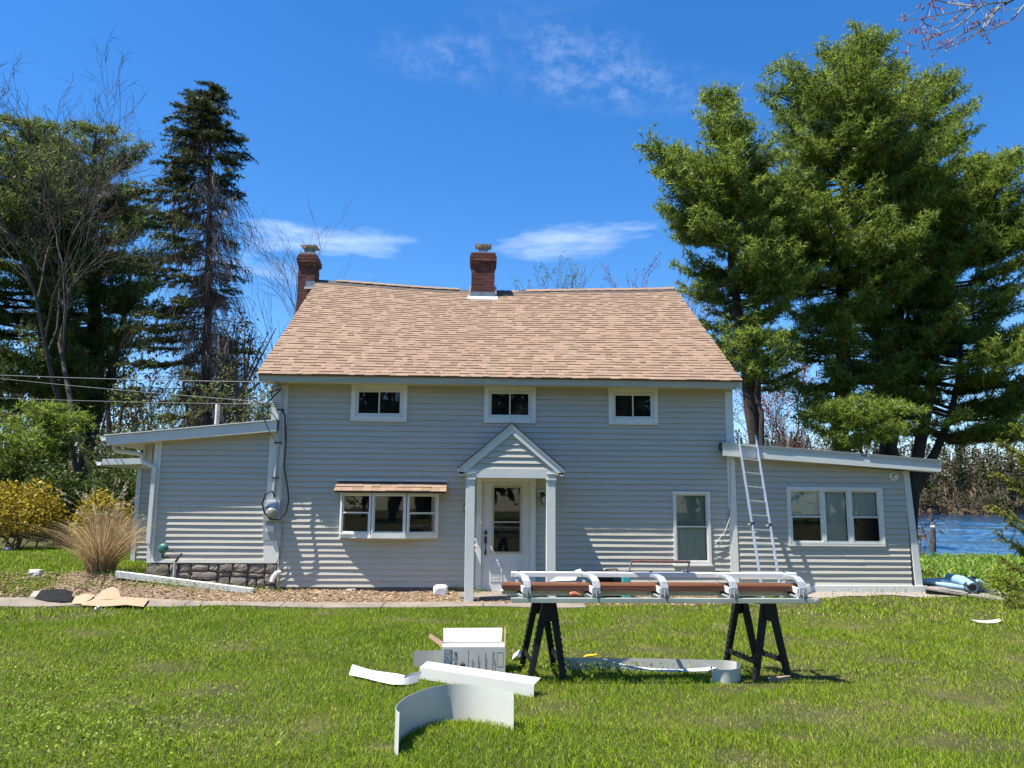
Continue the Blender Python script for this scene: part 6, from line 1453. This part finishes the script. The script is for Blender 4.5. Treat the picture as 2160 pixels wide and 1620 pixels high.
def build_masses():
    # woods across the lake and to the left: one mass
    g = np.random.default_rng(121); Vs = []; Fs = []; Ts = []; o = 0; polys = []
    def crown(x, y, z, h, w, n, size, t0, conif=False):
        nonlocal o
        if conif:
            q = g.random(n)**.7; r = w*(1-q)*np.sqrt(g.random(n))+.1; a = g.uniform(0, 2*np.pi, n); P = np.stack([x+r*np.cos(a), y+r*np.sin(a), z+h*(.08+.92*q)], 1)
        else:
            m = 7; c = np.stack([g.uniform(-.55, .55, m)*w, g.uniform(-.55, .55, m)*w, g.uniform(.35, .85, m)*h], 1); i = g.integers(0, m, n)
            P = np.array([x, y, z])+c[i]+unit(g.normal(size=(n, 3)))*(g.random((n, 1))**.5)*np.array([w*.5, w*.5, h*.24])
        V, F = leaves(P, size, g, aspect=.8); Vs.append(V); Fs.append(F+o); o += len(V)
        Ts.append(np.repeat(np.clip(g.normal(t0, .09, n), 0, 1), 4))
        for k in range(3): polys.append((np.array([[x, y, z-.5], [x+g.normal()*w*.25, y, z+h*.5], [x+g.normal()*w*.4, y, z+h*.9]]), np.array([.22, .13, .04])*h/14))
    for k in range(430):
        y = 229+60*g.random()**1.4; x = g.uniform(-60, 290); c = g.random() < .2
        h = g.uniform(13, 22)+(y-229)*.12
        crown(x, y, float(gz(x, y)), h, g.uniform(3.5, 6), 200, .66, g.uniform(.05, .2) if c else g.choice([.22, .32, .4, .48, .55, .62, .7]), c)
    for k in range(160):      # scrub along the far waterline
        x = g.uniform(-70, 300); crown(x, g.uniform(226, 230), -1.3+g.uniform(0, .8), g.uniform(4, 8), 3.5, 130, .48, g.choice([.4, .5, .55, .3, .2]))
    V = np.concatenate(Vs); F = np.concatenate(Fs); w = npmesh('far_woods', V, F, 'far_wood', None, np.concatenate(Ts)); tag(w, 'brown and russet spring woods on the far lake shore', 'woods', kind='stuff')
    Vs.clear(); Fs.clear(); Ts.clear(); o = 0
    for k in range(70):
        y = g.uniform(20, 44); x = g.uniform(-40, -11)
        crown(x, y, float(gz(x, y)), g.uniform(4.0, 8.5), g.uniform(1.6, 2.8), 420, .13, g.choice([.05, .12, .2, .3, .45, .6]), g.random() < .4)
    for k in range(26):       # shoreline thicket behind the house
        y = g.uniform(22, 30); x = g.uniform(-6, 24); crown(x, y, float(gz(x, y)), g.uniform(2.0, 4.0), 1.7, 300, .10, g.choice([.1, .3, .45, .6, .75]))
    for k in range(46):       # woodland edge behind the viewer, mirrored in the panes
        y = g.uniform(-62, -44); x = -60+120*(k+g.random())/46; crown(x, y, float(gz(x, y)), g.uniform(11, 18), g.uniform(5, 7), 620, .6, g.choice([.05, .1, .2, .3]), g.random() < .3)
    V = np.concatenate(Vs); F = np.concatenate(Fs); u = npmesh('woodland_undergrowth', V, F, 'far_wood', None, np.concatenate(Ts)); tag(u, 'dark tangled woodland behind the pines and the house', 'woods', kind='stuff')
    V, F = polytubes(polys, 4); tw = npmesh('woodland_stems', V, F, 'grey_bark'); tag(tw, 'bare grey stems of the woods across the lake', 'woods', kind='stuff')
    # daylily leaves toward the lake
    n = 8500; g = np.random.default_rng(131); P = []
    while len(P) < n:
        x = g.uniform(8.8, 20); y = g.uniform(1.6, 9.0)
        if x < 8.9+(.0 if y > 3.2 else 1.2) or (y < 3.4 and x < 10.2): continue
        P.append((x, y))
    P = np.array(P); P = np.concatenate([P, [(0, 0)]])[:n]; b = np.stack([P[:, 0], P[:, 1], gz(P[:, 0], P[:, 1])], 1)
    th = g.uniform(0, 2*np.pi, n); d = np.stack([np.cos(th), np.sin(th), 0*th], 1); sd = np.stack([-np.sin(th), np.cos(th), 0*th], 1); h = g.uniform(.20, .42, n); ou = g.uniform(.1, .4, n); V = []
    for q in (0, .35, .7, 1.0):
        c = b+d*(ou*q**1.5)[:, None]+np.array([0, 0, 1])*(h*(q-.42*q**2.5))[:, None]; w = (.016 if q < .9 else .003); V.append(np.stack([c-sd*w, c+sd*w], 1))
    A = np.stack(V, 1); idx = np.arange(n)[:, None]*8
    F = np.concatenate([idx+np.array([[k*2, k*2+1, k*2+3, k*2+2]]) for k in range(3)])
    tag(npmesh('daylily_leaves', A.reshape(-1, 3), F, 'lily_leaves', None, np.repeat(np.clip(g.normal(.5, .25, n), 0, 1), 8)), 'bright green strap-leaved plants between lawn and lake', 'ground cover', kind='stuff')
    # leaf litter on the bed
    n = 15000; g = np.random.default_rng(141); x = g.uniform(-9.5, 4.6, n); y = -1.35+1.4*g.random(n)**1.0
    k = (y < -.02) & ~((x > -.35) & (x < 1.4) & (y > -.9)); x, y = x[k], y[k]; P = np.stack([x, y, gz(x, y)+.012+g.random(len(x))*.012], 1); m = len(P)
    a = g.uniform(0, 2*np.pi, m); L = g.uniform(.012, .045, m); W = L*g.uniform(.12, .5, m); dz = g.normal(0, .25, m)
    d = np.stack([np.cos(a), np.sin(a), dz], 1)*L[:, None]; s = np.stack([-np.sin(a), np.cos(a), g.normal(0, .3, m)], 1)*W[:, None]
    V = np.stack([P-d, P-s, P+d, P+s], 1).reshape(-1, 3); tag(npmesh('leaf_litter', V, np.arange(m*4).reshape(-1, 4), 'leaf_litter', None, np.repeat(g.uniform(0, 1, m), 4)), 'dry fallen leaves and straw strewn along the house front', 'leaf litter', kind='stuff')
    # leafy weeds along the foundation and around the lawn
    n = 5200; g = np.random.default_rng(151); cl = []
    for (u, v, sx, sy, c) in ((300, 1222, .5, .12, 500), (380, 1238, .6, .1, 420), (470, 1245, .5, .08, 300), (345, 1240, .3, .1, 300), (1010, 1252, .12, .1, 120), (960, 1248, .2, .06, 120), (60, 1230, 1.5, .4, 700), (180, 1240, .6, .12, 400), (1300, 1262, .8, .1, 160), (1230, 1262, .5, .08, 160), (1890, 1250, .35, .08, 220), (1800, 1255, .8, .06, 160), (2050, 1270, .8, .15, 300), (470, 1222, .2, .05, 120), (1240, 1425, .35, .14, 480), (1330, 1428, .3, .1, 160), (550, 1250, .6, .08, 160), (100, 1510, .6, .35, 1100), (200, 1560, .6, .3, 1100), (370, 1380, .6, .35, 400), (60, 1440, .5, .35, 600), (260, 1600, .5, .2, 500)):
        p = ongr(u, v); q = np.stack([p[0]+g.normal(0, sx, c), p[1]+g.normal(0, sy, c)], 1); cl.append(q)
    Q = np.concatenate(cl); kx = ~((Q[:, 1] > -.03) & (Q[:, 0] > -6) & (Q[:, 0] < 8.2)); Q = Q[kx]
    P = np.stack([Q[:, 0], Q[:, 1], gz(Q[:, 0], Q[:, 1])+.02+g.random(len(Q))*.09], 1); V, F = leaves(P, .014, g, aspect=1.1)
    tag(npmesh('leafy_weeds', V, F, 'weed_leaves', None, np.repeat(np.clip(g.normal(.5, .28, len(P)), 0, 1), 4)), 'small leafy weeds along the path and in the lawn', 'weeds', kind='stuff')
build_masses()
def build_lawn():
    g = np.random.default_rng(161)
    # anything standing on the lawn that blades must not grow through: box footprint
    def lawn_ok(x, y):
        walk = -1.60+.04*np.sin(x*1.3)
        front = y < walk-.01
        right = (x > 1.72) & (y < np.where(x < 4.4, -1.2, -.55)+.12*np.sin(x*3)+.08*np.sin(x*7.3)) | (x > 8.55) & (y < 3.2)
        left = ((x < -7.0) & (y > -.95) | (x < -5.95) & (y > .15)) & (y < 9)
        bx = (x > -.37) & (x < .28) & (y > -6.33) & (y < -6.03)
        return (front | right | left) & ~bx
    pc = np.stack([g.uniform(-6, 8, 110), g.uniform(-10, -1.8, 110)], 1); pk = g.random(110) < .25+.75*sst(-1, 3, pc[:, 0]); pc = pc[pk]; prd = g.uniform(.10, .42, len(pc))
    def ring_blades(r0, r1, dens, hlo, hhi, w, segs):
        area = .5*1.62*(r1*r1-r0*r0); n = int(area*dens); r = np.sqrt(g.uniform(r0*r0, r1*r1, n)); a = g.uniform(-.78, .84, n)
        x, y = CAM[0]+r*np.sin(a), CAM[1]+r*np.cos(a); k = lawn_ok(x, y); x, y = x[k], y[k]
        # bare, dry patches thin the grass out
        pn = np.sin(x*1.9+np.sin(y*1.3)*1.5)*np.sin(y*2.3+np.sin(x*.9)*1.2)+.45*np.sin(x*5.1+1)*np.sin(y*4.7+2)+.30*sst(0, 5, x)
        dp = np.zeros(len(x))
        for (cx_, cy_), r_ in zip(pc, prd): dp = np.maximum(dp, np.clip(1.15-np.hypot((x-cx_)*(1+.3*np.sin(y*9)), (y-cy_)*1.25)/r_, 0, 1))
        thin = np.maximum(np.clip((pn-.75)*1.3, 0, .62), dp*.55); k = g.random(len(x)) > thin; x, y, pn, dp = x[k], y[k], pn[k], dp[k]; n = len(x)
        tall = (1-.4*dp)*(1+.35*np.clip(np.sin(x*2.7+y*1.1)*np.sin(y*3.3-x), 0, 1)-.25*sst(.3, 1.2, pn))
        h = g.uniform(hlo, hhi, n)*tall; th = g.uniform(0, 2*np.pi, n); lean = np.abs(g.normal(.75, .45, n))
        d = np.stack([np.cos(th), np.sin(th), 0*th], 1); fc = g.uniform(0, 2*np.pi, n); s = np.stack([np.cos(fc), np.sin(fc)*.5, 0*fc], 1)*w*g.uniform(.6, 1.3, n)[:, None]
        b = np.stack([x, y, gz(x, y)-.006], 1)
        tint = np.clip(g.normal(.44, .25, n)+.10*pn+.07*sst(-2, 4, x), 0, .80); dry = g.random(n) < np.clip(.05+.14*sst(.2, 1.3, pn)+.06*sst(0, 4, x)+.45*dp, 0, .7); tint[dry] = g.uniform(.85, 1, dry.sum())
        up = np.array([0, 0, 1.])
        if segs == 2:
            m = b+up*(h*.55)[:, None]+d*(h*lean*.22)[:, None]; e = b+up*(h*(1-.25*np.minimum(lean, 1)))[:, None]+d*(h*lean*.8)[:, None]
            V = np.stack([b-s, b+s, m+s*.8, m-s*.8, e], 1); i = np.arange(n)[:, None]*5
            F = np.concatenate([i+[[0, 1, 2]], i+[[0, 2, 3]], i+[[3, 2, 4]]]); return V.reshape(-1, 3), F, np.repeat(tint, 5)
        e = b+up*(h*(1-.25*np.minimum(lean, 1)))[:, None]+d*(h*lean*.7)[:, None]
        V = np.stack([b-s, b+s, e], 1); return V.reshape(-1, 3), np.arange(n*3).reshape(-1, 3), np.repeat(tint, 3)
    parts = [ring_blades(3.2, 6.2, 6400, .022, .066, .0025, 2), ring_blades(6.2, 8.5, 5000, .024, .06, .0040, 1), ring_blades(8.5, 12.8, 2800, .025, .065, .0055, 1), ring_blades(12.8, 24, 560, .04, .09, .012, 1)]
    V = []; F = []; T = []; o = 0
    for v, f, t in parts: V.append(v); F.append(f+o); T.append(t); o += len(v)
    tag(npmesh('lawn_grass', np.concatenate(V), np.concatenate(F), 'grass_blade', None, np.concatenate(T)), 'spring lawn grass with dry straw patches', 'grass', kind='stuff')
build_lawn()
